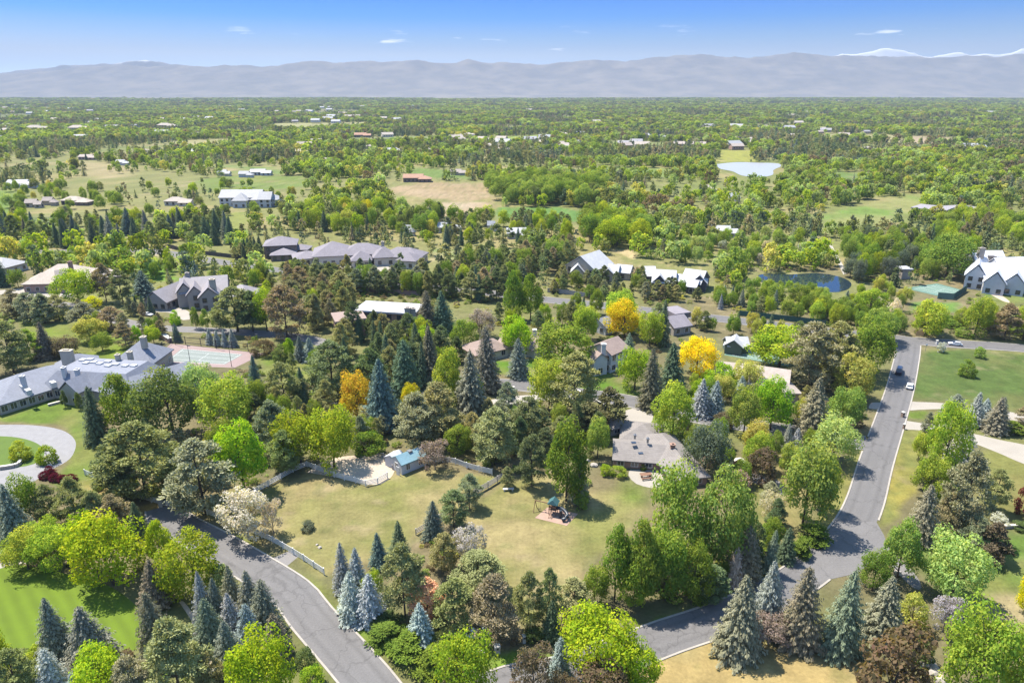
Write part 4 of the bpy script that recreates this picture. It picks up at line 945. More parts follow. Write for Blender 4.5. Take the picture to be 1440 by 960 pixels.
FG = [
# lower left corner
('S',27,768,682,56,'bluegreen','layered blue green spruce at the left edge above the clipped green trees'),
('P',2,742,668,34,'pgrey','grey green pine cut by the left edge beside the layered spruce'),
('D',48,742,666,46,'green','green tree between the burgundy hedge and the layered spruce'),
('P',78,742,680,40,'pine','pine directly right of the layered blue green spruce'), ('P',111,746,672,42,'pine','tall pine in front of the burgundy hedge'), ('P',140,748,688,38,'polive','olive pine between the burgundy hedge and the lime maple'), ('P',166,750,694,42,'pbrown','brownish pine left of the gate behind the lime maple'),
('S',197,752,704,28,'sdark','narrow dark spruce at the head of the curved left road'),
('D',40,799,744,58,'yellowgreen','wide clipped olive green tree at the left end of the bright lawn'), ('D',84,801,740,58,'yellowgreen','clipped olive green tree beside the bright lawn, next to the big lime maple'), ('D',68,778,728,48,'yellowgreen','low clipped tree tucked behind the two clipped lawn trees'),
('D',160,822,728,100,'lime','largest lime green maple on the bright lawn'), ('O',134,806,716,54,'lime','narrow lime tree rising behind the largest lime maple'), ('O',230,796,728,48,'lime','slim lime tree at the edge of the curved road'), ('D',276,836,750,84,'bright','rounded bright green tree between lime maple and blue spruces'),
('S',222,850,786,46,'sbrown','brown spruce under the rounded bright green tree'),
('S',86,926,842,54,'sgrey','grey spruce on the bright lawn, left of its wider neighbour'), ('S',133,938,852,72,'sgrey','wide grey spruce on the bright lawn'), ('S',80,980,910,50,'silver','silvery blue spruce in the lower left corner'), ('D',147,990,912,84,'lime','lime bush tree at the bottom edge in front of the grey spruces'), ('S',115,1000,944,42,'blue','small blue spruce at the bottom edge of the left corner'),
('S',225,926,832,52,'sbrown','dark brown spruce standing at the footpath'), ('P',256,990,868,90,'polive','broad olive pine at the bottom edge left of the footpath'), ('P',196,1000,924,56,'pbrown','brown olive pine at the bottom edge left of the broad one'), ('P',30,990,914,60,'pine','green pine at the bottom edge in the left corner'), ('D',2,965,884,46,'bright','bright green tree cut by the left edge of the bright lawn'), ('W',52,935,908,36,'yellowgreen','yellow green bush at the end of the bright lawn'),
('S',291,884,804,36,'blue','leftmost of the blue spruces between footpath and curved road'), ('S',310,884,813,36,'greygreen','grey green spruce second from the left in the blue clump'), ('S',330,862,796,36,'greygreen','tall grey green spruce at the back of the blue spruce clump'), ('S',356,874,801,42,'greygreen','grey green spruce nearest the curved road behind the blue clump'), ('S',376,890,816,48,'greygreen','large grey green spruce on the road side of the blue clump'), ('S',328,892,834,38,'silver','palest silver spruce in the middle of the blue clump'), ('S',353,908,848,38,'blue','blue spruce low in the clump beside the curved road'), ('S',299,908,840,42,'greygreen','grey spruce beside the footpath, low in the blue clump'), ('S',326,948,870,52,'bluegreen','frontmost spruce of the blue clump above the lime tree'), ('S',391,924,862,46,'sbrown','brown tinged spruce at the road edge right of the blue clump'),
('D',370,996,892,92,'lime','round lime tree at the bottom edge beside the curved road'), ('P',300,985,918,40,'polive','olive pine bush at the bottom edge beside the footpath'), ('P',313,838,792,36,'olive','small olive pine behind the blue spruce clump'), ('W',430,940,912,30,'dark','dark bush on the verge right of the round lime tree'),('W',440,965,938,34,'bright','bright bush on the verge at the bottom edge'),
# drive, gate and rail fence
('A',350,758,688,80,'blossom','leaning pale blossom tree by the rail fence'), ('A',385,752,702,32,'blossom','small pale blossom tree right of the leaning one'), ('P',290,722,614,92,'pgrey','large grey green pine above the gate'), ('P',206,700,594,96,'pine','broad dark pine with pale tufts on the slope below the mansion'), ('P',170,698,622,56,'pdark','dark pine left of the broad tufted one'),
('O',345,694,588,84,'vivid','vivid green tree between the large grey pine and the paddock'), ('S',140,622,543,38,'sdark','dark brown green spruce on the mansion lawn'), ('O',182,612,524,64,'green','oval green tree in front of the mansion'), ('D',246,616,520,84,'dark','dark olive tree in front of the mansion, right of the oval one'), ('D',325,610,526,84,'yellowgreen','bright yellow green tree below the tennis court'), ('D',285,572,510,58,'pale','pale green tree beside the tennis court wall'),
('S',363,566,498,27,'darkblue','narrow dark spruce at the corner of the tennis court'), ('P',402,572,508,46,'pine','pine right of the narrow dark spruce'), ('S',425,566,516,24,'sdark','slim dark spruce on the green right of the tennis court'), ('P',470,556,478,64,'pdark','broad dark pine at the right end of the tennis lawn'),
('D',424,654,580,70,'bright','bright tree above the paddock, the left one of a pair'), ('D',470,656,570,70,'bright','bright tree above the paddock, the right one of a pair'), ('P',388,640,562,54,'pgrey','grey pine behind the vivid green tree'), ('P',402,664,604,42,'pine','small pine left of the bright pair above the paddock'), ('D',320,648,590,46,'green','green tree behind the large grey pine'), ('W',520,640,606,44,'green','dense green bush behind the paddock'), ('W',250,668,636,50,'khaki','khaki shrub between the dark pines and the mansion trees'), ('W',225,696,670,40,'khaki','khaki shrub beside the rail fence'),
('P',20,524,450,56,'pine','green pine standing left of the mansion'), ('P',45,505,462,36,'green','green pine close behind the mansion roof at left'), ('S',67,502,452,30,'sbrown','dark brown conifer on the lawn behind the mansion'), ('D',96,502,472,42,'brown','brownish tree behind the mansion chimneys'), ('D',130,480,446,46,'khaki','spreading yellow tinged tree on the lawn behind the mansion'), ('D',145,494,468,26,'green','small green tree behind the mansion roof'), ('O',193,484,458,18,'vivid','small vivid tree left of the mansion tower'), ('D',217,484,458,24,'bright','small bright tree behind the mansion tower'), ('S',250,480,454,14,'darkblue','little dark spruce at the top left of the tennis court'), ('P',178,488,452,26,'pbrown','brown pine behind the mansion left of the vivid small tree'),
('S',296,484,461,13,'blue','leftmost blue spruce in the row behind the tennis court'), ('S',306,486,463,12,'blue','second blue spruce in the row behind the tennis court'), ('S',317,487,463,12,'blue','third blue spruce in the row behind the tennis court'), ('S',328,487,461,15,'blue','rightmost blue spruce in the row behind the tennis court'),
('W',247,456,436,17,'vivid','bright yellow green round bush on the curved drive'), ('O',276,462,432,16,'mid','light green column tree by the gabled mansion drive'), ('O',290,463,434,16,'mid','second light green column tree by the gabled mansion drive'), ('O',305,463,432,18,'mid','third light green column tree by the gabled mansion drive'),
('P',335,466,400,58,'polive','big olive pine right of the gabled mansion'), ('P',356,466,408,44,'pdark','darker pine beside the big olive one'), ('D',376,466,404,38,'bright','green tree right of the gabled mansion pines'), ('P',404,474,398,52,'pbrown','brown olive pine at the end of the pale lane'), ('S',423,507,472,20,'darkblue','left blue spruce of the pair beside the tennis lawn'), ('S',437,508,474,22,'blue','right blue spruce of the pair beside the tennis lawn'), ('W',372,500,476,34,'brown','brown shrub above the tennis lawn'), ('W',395,506,484,26,'dark','dark shrub above the tennis lawn'), ('O',408,505,476,18,'vivid','vivid small tree between shrub and blue spruces'),
('D',112,427,377,50,'bright','large round bright tree in front of the tan mansion'), ('W',132,434,415,28,'yellow','yellow round bush below the large round bright tree'), ('P',150,424,370,26,'pbrown','thin brown pine right of the large round bright tree'), ('P',174,428,377,32,'pine','pine between the tan mansion and the gabled mansion'), ('S',203,415,380,32,'darkblue','dark spruce left of the gabled mansion'), ('P',22,446,406,32,'pbrown','leftmost brown pine of the row below the white drive'), ('P',44,452,410,32,'pgrey','second pine of the row below the white drive'), ('P',64,454,412,32,'pgrey','third pine of the row below the white drive'), ('P',84,450,414,30,'polive','fourth pine of the row below the white drive'), ('P',120,458,424,36,'pgrey','grey olive pine below the yellow round bush'), ('P',158,464,430,34,'pbrown','brown pine beside the pale lane'), ('S',3,402,360,24,'sdark','dark spruce at the left edge in front of the white roofed house'), ('D',26,404,378,22,'green','green tree left of the tan mansion'), ('O',57,452,434,16,'vivid','slim bright sapling behind the mansion lawn'),
('S',184,438,414,10,'sdark','first little spruce left of the gabled mansion drive'), ('S',192,439,415,10,'sdark','second little spruce left of the gabled mansion drive'), ('S',202,440,414,10,'sdark','third little spruce left of the gabled mansion drive'), ('S',213,441,415,11,'sdark','fourth little spruce left of the gabled mansion drive'),
('W',178,374,358,20,'amber','golden shrub right of the tan mansion by the through road'), ('W',200,374,356,24,'gold','larger golden shrub right of the tan mansion by the through road'),
('W',14,356,338,34,'lime','lime bush tree at the left edge above the white roofed house'), ('O',48,366,340,20,'bright','bright tree at the left above the tan mansion'), ('D',112,368,350,20,'green','green tree above the tan mansion roof'),
# middle: shed, pines and lane
('D',503,592,520,48,'amber','amber orange tree at the left of the big dark spruce'), ('S',540,600,502,56,'darkblue','big dark blue green spruce right of the amber tree'), ('S',572,562,476,48,'sdark','dark spruce behind the big blue green one'), ('P',588,630,553,64,'pgrey','grey olive pine left of the shed roof'), ('P',622,618,535,62,'polive','olive pine above the shed'), ('D',578,578,538,28,'gold','small golden tree between the dark spruces'), ('O',632,578,485,50,'yellowgreen','tall yellow green tree beside the grey brown spruce'), ('S',663,592,492,58,'sgrey','big grey spruce at the head of the lane'), ('S',686,550,458,40,'sbrown','tall brown spruce right of the big grey one'), ('S',605,538,458,40,'sbrown','brown spruce left of the tall yellow green tree'), ('S',601,467,408,32,'sbrown','left one of two dark brown spruces near the flat roofed house'), ('S',624,467,408,34,'sdark','right one of two dark brown spruces near the flat roofed house'),
('D',652,492,448,36,'green','green tree left of the bungalow'), ('D',678,474,434,38,'pink','greyish bare looking tree behind the bungalow'), ('D',727,500,445,46,'vivid','vivid green round tree in front of the bungalow'), ('S',730,530,475,29,'sgrey','small grey spruce on the lawn below the bungalow'), ('O',722,450,382,32,'green','left of two tall green trees behind the bungalow'), ('O',746,450,383,36,'green','right of two tall green trees behind the bungalow'), ('D',790,524,453,80,'green','wide green tree right of the bungalow'), ('D',772,578,503,54,'yellowgreen','yellow green tree at the bend of the lane'), ('P',806,584,494,66,'polive','dense olive pine at the bend of the lane'),
('D',823,478,428,40,'yellowgreen','lime tree above the two storey house'), ('D',878,474,423,50,'gold','golden tree behind the two storey house'), ('D',874,458,408,52,'yellowgreen','green yellow tree behind the golden one'), ('D',913,487,435,37,'yellowgreen','lime tree right of the golden tree'), ('S',931,484,421,24,'sdark','dark spruce between lime tree and the small lavender roof'), ('D',892,547,488,48,'bright','round bright tree right of the two storey house'), ('S',915,573,488,38,'sbrown','brown spruce at the lane verge'), ('S',944,563,482,46,'sdark','dark spruce right of the brown one'), ('D',978,528,473,54,'yellow','bright yellow tree in front of the beige roofed house'), ('D',945,616,538,58,'yellowgreen','lime tree with visible trunk beside the ranch house'), ('J',856,604,545,58,'polive','wide olive juniper tree above the ranch house'), ('J',820,608,568,48,'polive','smaller olive juniper left of the wide one'), ('P',698,652,571,58,'polive','olive pine right of the shed'), ('P',742,624,556,48,'pdark','dark pine above the tall poplar'), ('O',796,704,586,72,'green','tall green poplar beside the playset'), ('P',748,684,608,42,'pdark','dark pine left of the tall poplar'), ('S',813,704,643,32,'stan','pale tan spruce right of the tall poplar'), ('W',818,712,690,28,'mid','small bush beside the playset'), ('D',840,644,588,38,'mid','green tree left of the ranch house'), ('W',852,668,652,18,'bright','small round bush below the ranch house'), ('W',870,670,655,22,'yellowgreen','shrub in front of the ranch house brick wall'),
('S',852,514,480,22,'bluegreen','slim blue green spruce at the wall of the two storey house'), ('S',883,500,468,22,'bluegreen','small blue green spruce right of the two storey house'), ('D',698,610,575,36,'green','green tree below the lane strip'), ('D',645,640,598,40,'green','green tree behind the dry fence bush'), ('A',612,660,618,46,'pink','bare brown bush tree at the right of the shed'), ('P',520,560,490,44,'pdark','dark pine left of the big dark spruce'),
# pasture corner
('P',660,715,667,32,'pgrey','small grey pine at the grey plank fence'), ('P',638,740,687,38,'pine','pine between the grey plank fence and the dark blue spruce'), ('S',610,757,703,32,'darkblue','dark blue spruce on the pasture edge'), ('S',563,787,732,34,'sdark','dark spruce on the pasture edge left of the dark blue one'), ('S',535,798,749,30,'darkblue','small dark blue spruce on the pasture edge above the silver pair'), ('A',660,788,736,52,'grey','pale grey leafing tree in the middle of the field edge'), ('W',432,744,734,22,'greygreen','lone grey bush in the pasture'),
('S',484,830,762,30,'blue','back left blue spruce at the end of the rail fence'), ('S',503,834,771,34,'blue','back right blue spruce at the end of the rail fence'), ('S',494,868,803,42,'silver','left silver blue spruce beside the curved road'), ('S',521,873,806,44,'silver','right silver blue spruce beside the curved road'), ('D',527,842,802,32,'bright','small bright tree behind the silver spruces'), ('P',570,868,763,58,'polive','tall olive pine right of the silver spruces'), ('P',625,802,748,38,'polive','olive pine left of the pale grey tree'), ('P',674,832,776,70,'polive','wide olive pine below the pale grey tree'), ('P',602,872,810,46,'rust','rusty brown dying pine'), ('P',640,888,812,64,'pine','broad green pine in front of the rusty one'), ('P',696,898,806,66,'pbrown','broad brown olive pine near the white car'), ('S',594,908,848,47,'silver','silver blue spruce below the broad green pine'), ('D',650,992,886,82,'bright','bright green tree at the bottom edge beside the white car'), ('P',640,995,924,36,'pbrown','brown pine bush at the bottom edge in front of the bright tree'), ('P',742,888,801,40,'polive','slender pine with bare trunk in the dry field'), ('P',770,884,796,32,'pine','narrow pine right of the slender one'), ('P',806,874,815,50,'polive','olive pine left of the poplar grove'), ('S',776,900,843,32,'sdark','dark spruce behind the big lime tree'), ('W',752,898,880,32,'dark','dark bush below the slender pine'),
('J',545,902,880,58,'green','juniper thicket left part along the curved road'), ('J',575,922,893,64,'green','juniper thicket middle part along the curved road'), ('J',608,944,912,64,'green','juniper thicket right part along the curved road'), ('J',545,880,862,44,'dark','dark juniper behind the thicket by the silver spruces'), ('W',620,912,890,36,'dark','dark bush below the silver blue spruce'),
('O',864,846,740,58,'green','leftmost green tree of the poplar grove'), ('O',900,850,728,64,'green','second green tree of the poplar grove'), ('D',945,802,658,86,'mid','tallest tree at the back of the poplar grove'), ('D',933,842,743,70,'green','front right tree of the poplar grove'), ('D',890,852,775,54,'yellowgreen','yellowish tree in front of the poplar grove'), ('D',1010,794,660,92,'mid','big broad tree right of the poplar grove'), ('D',972,848,764,52,'green','green tree below the big broad one'), ('P',1000,842,795,44,'pdark','dark pine under the big broad tree'),
('D',838,952,855,110,'lime','big lime yellow tree beside the lower road'), ('D',895,975,905,60,'lime','lower lime yellow tree at the lower road'), ('S',787,950,894,34,'silver','silver spruce left of the big lime yellow tree'), ('A',750,992,908,66,'brown','brown leafless shrub at the bottom edge left of the silver spruce'), ('A',845,998,930,96,'brown','wide brown shrub at the bottom edge under the lime tree'), ('A',790,1000,948,50,'brown','small brown shrub at the bottom edge between two others'), ('W',975,830,808,40,'bright','bright bush on the verge of the lower road'), ('W',985,845,828,30,'green','green bush on the verge of the lower road'),
# right bottom
('S',1036,915,806,74,'stan','leftmost tan grey spruce of the row at the road bend'), ('S',1076,884,787,48,'blue','thin blue spruce in the row at the road bend'), ('S',1121,906,797,64,'sbrown','brown grey spruce in the row at the road bend'), ('S',1180,915,802,60,'greygreen','grey green spruce in the row at the road bend'), ('S',1237,893,808,60,'stan','tan spruce at the right end of the row'), ('S',1044,814,738,50,'sbrown','purple brown spruce behind the bend row'), ('S',1033,822,764,26,'pink','pinkish dying spruce behind the bend row'), ('S',1080,804,743,23,'bluegreen','small blue green spruce behind the bend row'), ('S',1104,789,741,26,'sdark','dark small spruce behind the bend row'), ('A',1080,905,862,60,'pink','dry tan shrub between the bend row spruces'),
('W',1250,984,874,108,'brown','large reddish brown shrub at the bottom right'), ('D',1366,988,854,104,'yellowgreen','large yellow green tree at the bottom right corner'), ('D',1432,990,873,62,'yellowgreen','yellow green tree cut by the bottom right corner'), ('D',1440,858,795,34,'yellow','yellow tree at the right edge'), ('O',1260,818,728,60,'mid','open light green tree with visible trunk at the road bend'), ('D',1336,844,752,92,'pale','broad pale green tree right of the side drive'), ('D',1226,830,778,44,'green','green tree at the inner side of the side drive'), ('W',1280,882,832,44,'khaki','khaki yellow shrub below the pale green tree'), ('A',1325,888,836,46,'lilac','dead greyish shrub below the broad pale tree'), ('W',1290,925,890,40,'dark','dark shrub left of the yellow green corner tree'),
('S',1293,760,680,46,'stan','greyish lilac spruce right of the long road'), ('P',1345,754,636,60,'pgrey','tall grey pine right of the greyish lilac spruce'), ('P',1330,756,690,34,'pbrown','brown pine under the tall grey one'), ('P',1395,718,658,36,'polive','olive conifer on the tan slope at right'), ('W',1440,724,680,28,'burgundy','burgundy shrub at the right edge'), ('J',1390,788,736,50,'pbrown','dark brown round pine at the right'), ('W',1405,735,722,24,'grey','low grey bush on the tan slope'), ('J',1440,745,735,30,'dark','dark low bush under the burgundy shrub'), ('P',1365,775,725,40,'pgrey','grey pine between the tall grey pine and the round one'),
('D',1326,660,563,58,'yellowgreen','yellow olive tree right of the long road'), ('D',1306,702,638,46,'yellowgreen','smaller yellow olive tree below the other one'), ('D',1128,742,620,84,'mid','big green tree left of the long road'), ('D',1154,718,640,42,'yellowgreen','yellowish tree at the road side of the big green one'), ('J',1145,762,738,46,'green','juniper on the verge of the road bend'), ('J',1125,780,758,36,'green','lower juniper on the verge of the road bend'), ('W',1070,676,626,44,'brown','brown bush tree beside the grey garden drive'), ('W',1040,690,660,34,'pink','pinkish bush left of the brown bush tree'), ('D',990,668,593,60,'bluegreen','blue green tree right of the ranch house'), ('D',1045,614,543,48,'mid','green tree right of the blue spruces at the lane'), ('D',1083,604,533,54,'vivid','vivid green tree left of the grey brown spruce'), ('D',1060,640,590,42,'khaki','olive yellow tree at the lane verge'), ('D',1170,652,583,66,'pale','pale yellow green tree at the lane corner'), ('S',1140,612,530,48,'stan','tan grey spruce behind the lane'), ('P',1080,715,676,30,'pgrey','small grey pine near the grey garden drive'), ('A',1085,735,690,34,'blossom','thin pale tree near the grey garden drive'),
('P',1136,544,452,68,'pbrown','large brown olive pine behind the tan grey spruce'), ('P',1170,534,452,58,'polive','olive pine right of the large brown one'), ('S',1188,536,468,28,'sdark','dark spruce left of the big road side trees'), ('D',1220,528,447,70,'green','big green tree near the road junction'), ('D',1194,560,498,60,'khaki','pale olive tree left of the parked dark truck'), ('D',1186,602,543,52,'mid','green tree on the left verge of the long road'), ('D',1095,516,460,90,'bright','wide bright tree behind the mint green court'), ('S',985,584,531,32,'blue','left one of two blue spruces by the lane'), ('S',1004,584,535,30,'blue','right one of two blue spruces by the lane'), ('S',1040,564,528,24,'blue','blue spruce behind the green tree at the lane'), ('W',1010,548,508,42,'vivid','vivid bush below the bright yellow tree'), ('D',1048,548,506,44,'khaki','yellow olive tree in front of the beige roofed house'), ('S',1105,634,595,19,'blue','left small blue spruce in the lane bend'), ('S',1118,635,601,19,'blue','right small blue spruce in the lane bend'), ('D',962,612,586,24,'pink','small bare bush at the end of the ranch driveway'), ('W',1018,600,578,30,'brown','brown bush below the two blue spruces'),
('S',1367,598,551,27,'blue','blue spruce below the green meadow, left one'), ('S',1384,588,560,23,'blue','blue spruce behind the grey one below the meadow'), ('S',1398,608,558,34,'stan','grey spruce below the green meadow'), ('S',1406,590,558,20,'greygreen','pointed grey spruce behind the others below the meadow'), ('S',1341,580,553,32,'greygreen','grey blue spruce behind the yellow olive tree'), ('S',1348,644,594,40,'silver','silver spruce beside the white drive'), ('J',1420,608,592,34,'green','low green shrub below the grey spruce'), ('P',1440,595,570,24,'pbrown','brown pine at the right edge below the meadow'), ('W',1358,529,505,22,'green','larger lone bush in the green meadow'), ('W',1377,503,487,16,'mid','smaller lone bush at the meadow top'), ('W',1323,495,480,13,'grey','grey bush at the road corner of the meadow'), ('W',30,645,620,30,'bright','left clipped ball tree on the ring drive island'), ('W',68,650,624,28,'bright','right clipped ball tree beside the ring drive'),
('D',1302,470,422,52,'yellowgreen','yellow green tree behind the through road at the junction'), ('D',1370,472,416,40,'yellowgreen','yellow green tree behind the passing car'), ('P',1412,477,426,38,'pbrown','brown pine behind the through road at the right'), ('D',1438,477,424,36,'yellowgreen','yellow green tree at the right end of the through road'), ('D',1236,480,434,58,'mid','green tree at the far side of the junction'), ('D',1222,447,406,46,'yellowgreen','yellow green tree beside the sandy track'), ('D',1330,388,328,66,'mid','big green tree left of the white gabled mansion'), ('D',1088,425,399,28,'mid','round green tree in front of the left end of the dark blue pond'),('D',1122,429,397,32,'green','wide green tree in front of the middle of the dark blue pond'),('D',1152,428,403,24,'yellowgreen','small yellow green tree in front of the dark blue pond'),('D',1255,455,420,20,'blossom','white flowering small tree beside the sandy track'),
('W',46,552,548,8,'mid','small shrub at the mansion wall'), ('O',92,573,549,11,'dark','left clipped column shrub at the mansion gable'), ('O',113,576,552,12,'dark','right clipped column shrub at the mansion gable'),
('W',905,660,652,12,'green','little shrub at the terrace corner'), ('W',790,640,615,24,'green','small bush in front of the dark pines'),
]
for q in FG: T(*q)
# burgundy hedge, three clipped masses on a bent bed
hx = [(64,672,18),(70,664,13),(78,675,18),(90,677,18),(101,676,18),(74,668,14)]
hroot = None
m_hedge = []
P0 = G(80, 674); hroot = empty('burgundy_hedge', (*P0, 0), 0, 'dark burgundy hedge bent around the ring drive exit', 'hedge')
for x, y, w in hx:
    P = G(x, y)-P0; c = bpy.data.objects.new('hedge_clump', PROTO['W'][0][0]); col.objects.link(c); c.parent = hroot; c.location = (*P, 0); ww = w/960*depth_at(G(x, y)[1], 1); c.scale = (ww*1.1, ww, 1.7); c.color = (.085, .012, .02, 1)

# ------------------------------------------------------------------ belts of trees in the middle distance
OCC = list(TREES)
def free(p, r):
    for (x, y, q) in OCC:
        if (x-p[0])**2+(y-p[1])**2 < ((r+q)*.56)**2: return False
    return True
BLOCK += [np.array(gp(q)) for q in ([(862,572),(1000,596),(1000,618),(920,606),(862,600)],[(690,540),(800,556),(800,580),(690,570)],[(1100,800),(1240,760),(1245,800),(1110,845)],[(880,895),(1000,868),(1010,886),(885,930)])]
BB = [(b.min(0)-1, b.max(0)+1, b) for b in BLOCK]
def blocked(p):
    P = np.array([p])
    for lo, hi, b in BB:
        if lo[0] < p[0] < hi[0] and lo[1] < p[1] < hi[1] and sdist(P, b)[0] > -1.5: return True
    return False
ORD = ['leftmost','second from left','third from left','fourth from left','fifth from left','sixth from left','seventh from left','eighth from left','ninth from left','tenth from left']
WORD = {'D': 'tree', 'O': 'upright tree', 'S': 'spruce', 'P': 'pine', 'A': 'blossom tree', 'W': 'bush', 'J': 'juniper'}
TW = {'lime':'lime','bright':'bright green','vivid':'vivid green','green':'green','mid':'mid green','dark':'dark green','olive':'olive','pale':'pale green','yellowgreen':'yellow green','gold':'golden','khaki':'khaki','brown':'brown','blossom':'white flowering','grey':'grey','blue':'blue','bluegreen':'blue green','darkblue':'dark blue','sdark':'dark','sgrey':'grey','sbrown':'brown','stan':'tan','greygreen':'grey green','pine':'green','pdark':'dark','polive':'olive','pbrown':'brown','pgrey':'grey','lilac':'lilac grey','amber':'amber','yellow':'yellow','silver':'silver','pink':'pinkish','burgundy':'burgundy','rust':'rusty'}
def belt(where, px, n, mix, hr, seed, wr=(.5, .8)):
    rr = random.Random(seed); P = np.array(gp(px)); lo, hi = P.min(0), P.max(0); got = []; tries = 0
    ks = [m[:2] for m in mix]; ws = [m[2] for m in mix]
    while len(got) < n and tries < n*60:
        tries += 1
        p = np.array((rr.uniform(lo[0], hi[0]), rr.uniform(lo[1], hi[1])))
        if sdist(p[None], P)[0] < 0: continue
        k, tn = rr.choices(ks, ws)[0]; h = rr.uniform(*hr)
        w = h*rr.uniform(*wr)*(.62 if k == 'S' else .72 if k == 'O' else .8 if k == 'P' else 1.15 if k in 'WJ' else 1.0)
        if k in 'WJ': h *= .38; w *= .7
        if k == 'A': h *= .6; w *= .8
        if road_dist(p[None])[0] < w*.35+.6 or blocked(p) or not free(p, w/2): continue
        OCC.append((p[0], p[1], w/2)); got.append((p, k, tn, h, w))
    BELTS.append((where, got))
def kindname(k, tone):
    if k == 'D': return 'bright_broadleaf_tree' if tone in ('lime', 'bright', 'vivid', 'yellowgreen') else 'golden_broadleaf_tree' if tone in ('gold', 'yellow', 'amber', 'khaki') else 'broadleaf_tree'  # tone groups of one broadleaf kind, not species
    return NAMES[k][0]
BELTS = []; SPILL = []
def finish_belts():
    """the nearest 300 of a kind stand as single trees; what is left goes to the woods"""
    al = sorted(((g[0][1], i, j) for i, (w_, gs) in enumerate(BELTS) for j, g in enumerate(gs)))
    c2 = dict(cnt); keep = set()
    for y, i, j in al:
        g = BELTS[i][1][j]; n = kindname(g[1], g[2])
        if c2.get(n, 0) < 296: c2[n] = c2.get(n, 0)+1; keep.add((i, j))
        else: SPILL.append(g)
    for bi, (where, gall) in enumerate(BELTS):
        got = [g for j, g in enumerate(gall) if (bi, j) in keep]
        if not got: continue
        byk = {}; hm = sorted(g[3] for g in got)[len(got)//2]
        for g in got: byk.setdefault((g[1], g[2], 'tall' if g[3] > hm else 'low'), []).append(g)
        for (k, tn, sz), gs in byk.items():
            gs.sort(key=lambda g: g[0][0]/g[0][1])
            for i, (p, k, tn, h, w) in enumerate(gs):
                base = f'{sz} {TW[tn]} {WORD[k]} {where}'
                if len(gs) == 1: lab = base
                elif len(gs) <= 10: lab = f'{base}, {"rightmost" if i == len(gs)-1 else ORD[i]}'
                else: lab = base
                if len(lab.split()) > 16: lab = lab.replace(sz + ' ', '', 1)
                plant(k, p, h, w, tn, lab, f'{sz} {TW[tn]} {WORD[k]}s {where}')
CON = [('P','pine',3),('P','polive',3),('P','pdark',2),('P','pbrown',1.5),('P','pgrey',1.5),('S','sdark',.7),('S','sbrown',.4),('S','bluegreen',.3),('D','green',.9),('D','mid',.9),('D','yellowgreen',.6)]
DEC = [('D','green',2),('D','mid',3),('D','bright',1.6),('D','yellowgreen',1.6),('D','lime',.5),('D','pale',.8),('D','dark',.8),('D','olive',1.4),('D','khaki',.6),('D','brown',.3)]
MIX = DEC + [(a, b, c*.5) for a, b, c in CON]
belt('in the dark row left above the through road', [(-20,348),(200,350),(330,343),(320,328),(-20,330)], 44, [('S','sdark',3),('S','darkblue',2),('S','sbrown',1),('P','pine',2),('P','pdark',2),('S','sgrey',1)], (11, 16), 101, (.6, .85))
belt('behind the dark row at the left', [(-20,330),(320,328),(310,312),(-20,316)], 31, CON+[('D','bright',2),('D','yellowgreen',2)], (8, 13), 102)
belt('in the pine belt below the lavender mansion', [(390,398),(470,402),(600,410),(740,404),(740,390),(600,392),(480,392),(400,389)], 57, CON, (6, 10), 103)
belt('in the lower pine belt behind the flat roofed house', [(420,402),(470,408),(500,414),(600,418),(760,430),(760,424),(600,408),(480,396)], 39, CON, (8, 13), 104)
belt('left of the flat roofed house', [(400,392),(470,412),(500,440),(470,476),(430,468),(405,440)], 39, [('P','polive',3),('P','pbrown',3),('P','pine',2),('P','pgrey',1),('D','yellowgreen',.6)], (8, 13), 105)
belt('below the flat roofed house', [(470,478),(560,470),(600,480),(640,500),(600,545),(520,550),(480,520)], 28, [('P','pdark',3),('P','pine',2),('P','polive',2),('S','sdark',2),('D','green',1)], (9, 14), 106)
belt('on both sides of the guest house', [(330,366),(400,368),(400,358),(340,352)], 15, [('P','polive',2),('P','pine',2),('S','sdark',2)], (6, 9), 107)
belt('in the grove behind the lavender mansion', [(400,328),(620,334),(620,304),(400,304)], 72, DEC+[('P','pine',1.5),('P','pdark',1),('S','sdark',1),('D','gold',.25)], (8, 13), 108)
belt('around the pale houses at the centre', [(620,350),(800,352),(800,316),(630,312)], 59, [('D','bright',2),('D','green',2),('D','yellowgreen',1),('P','pine',2),('P','polive',2),('S','sdark',2),('P','pgrey',1),('D','lime',.5)], (7, 12), 109)
belt('in the dark pine wood at the centre', [(640,392),(800,386),(810,356),(750,372),(640,374)], 52, CON, (8, 13), 110)
belt('in front of the new houses', [(770,418),(900,424),(985,424),(985,404),(930,396),(860,388),(790,392)], 44, CON+[('D','green',1.5)], (5, 8), 111)
belt('in the grove behind the new house', [(826,348),(905,352),(905,322),(826,318)], 26, [('D','bright',3),('D','green',2),('D','mid',2)], (11, 16), 112, (.7, .95))
belt('in the big cottonwood grove beyond the meadow', [(690,288),(850,292),(850,262),(690,262)], 57, [('D','mid',4),('D','green',2),('D','dark',.6)], (12, 18), 113, (.7, .95))
belt('behind the fence of the through road', [(1000,441),(1090,448),(1215,460),(1215,436),(1090,424),(1000,418)], 34, [('D','mid',3),('D','green',3),('S','bluegreen',2),('S','blue',.8),('P','pine',1),('D','bright',1)], (5, 8), 114)
belt('behind the small pool house', [(960,466),(1130,480),(1130,474),(1000,458),(960,455)], 13, [('P','pine',2),('D','green',2),('S','sdark',1),('D','khaki',1)], (5, 8), 115)
belt('on the shore of the dark blue pond', [(1000,404),(1060,412),(1140,420),(1200,424),(1200,414),(1130,410),(1066,405),(1000,396)], 13, [('D','mid',3),('D','green',2),('D','yellowgreen',2)], (3.5, 5.5), 116)
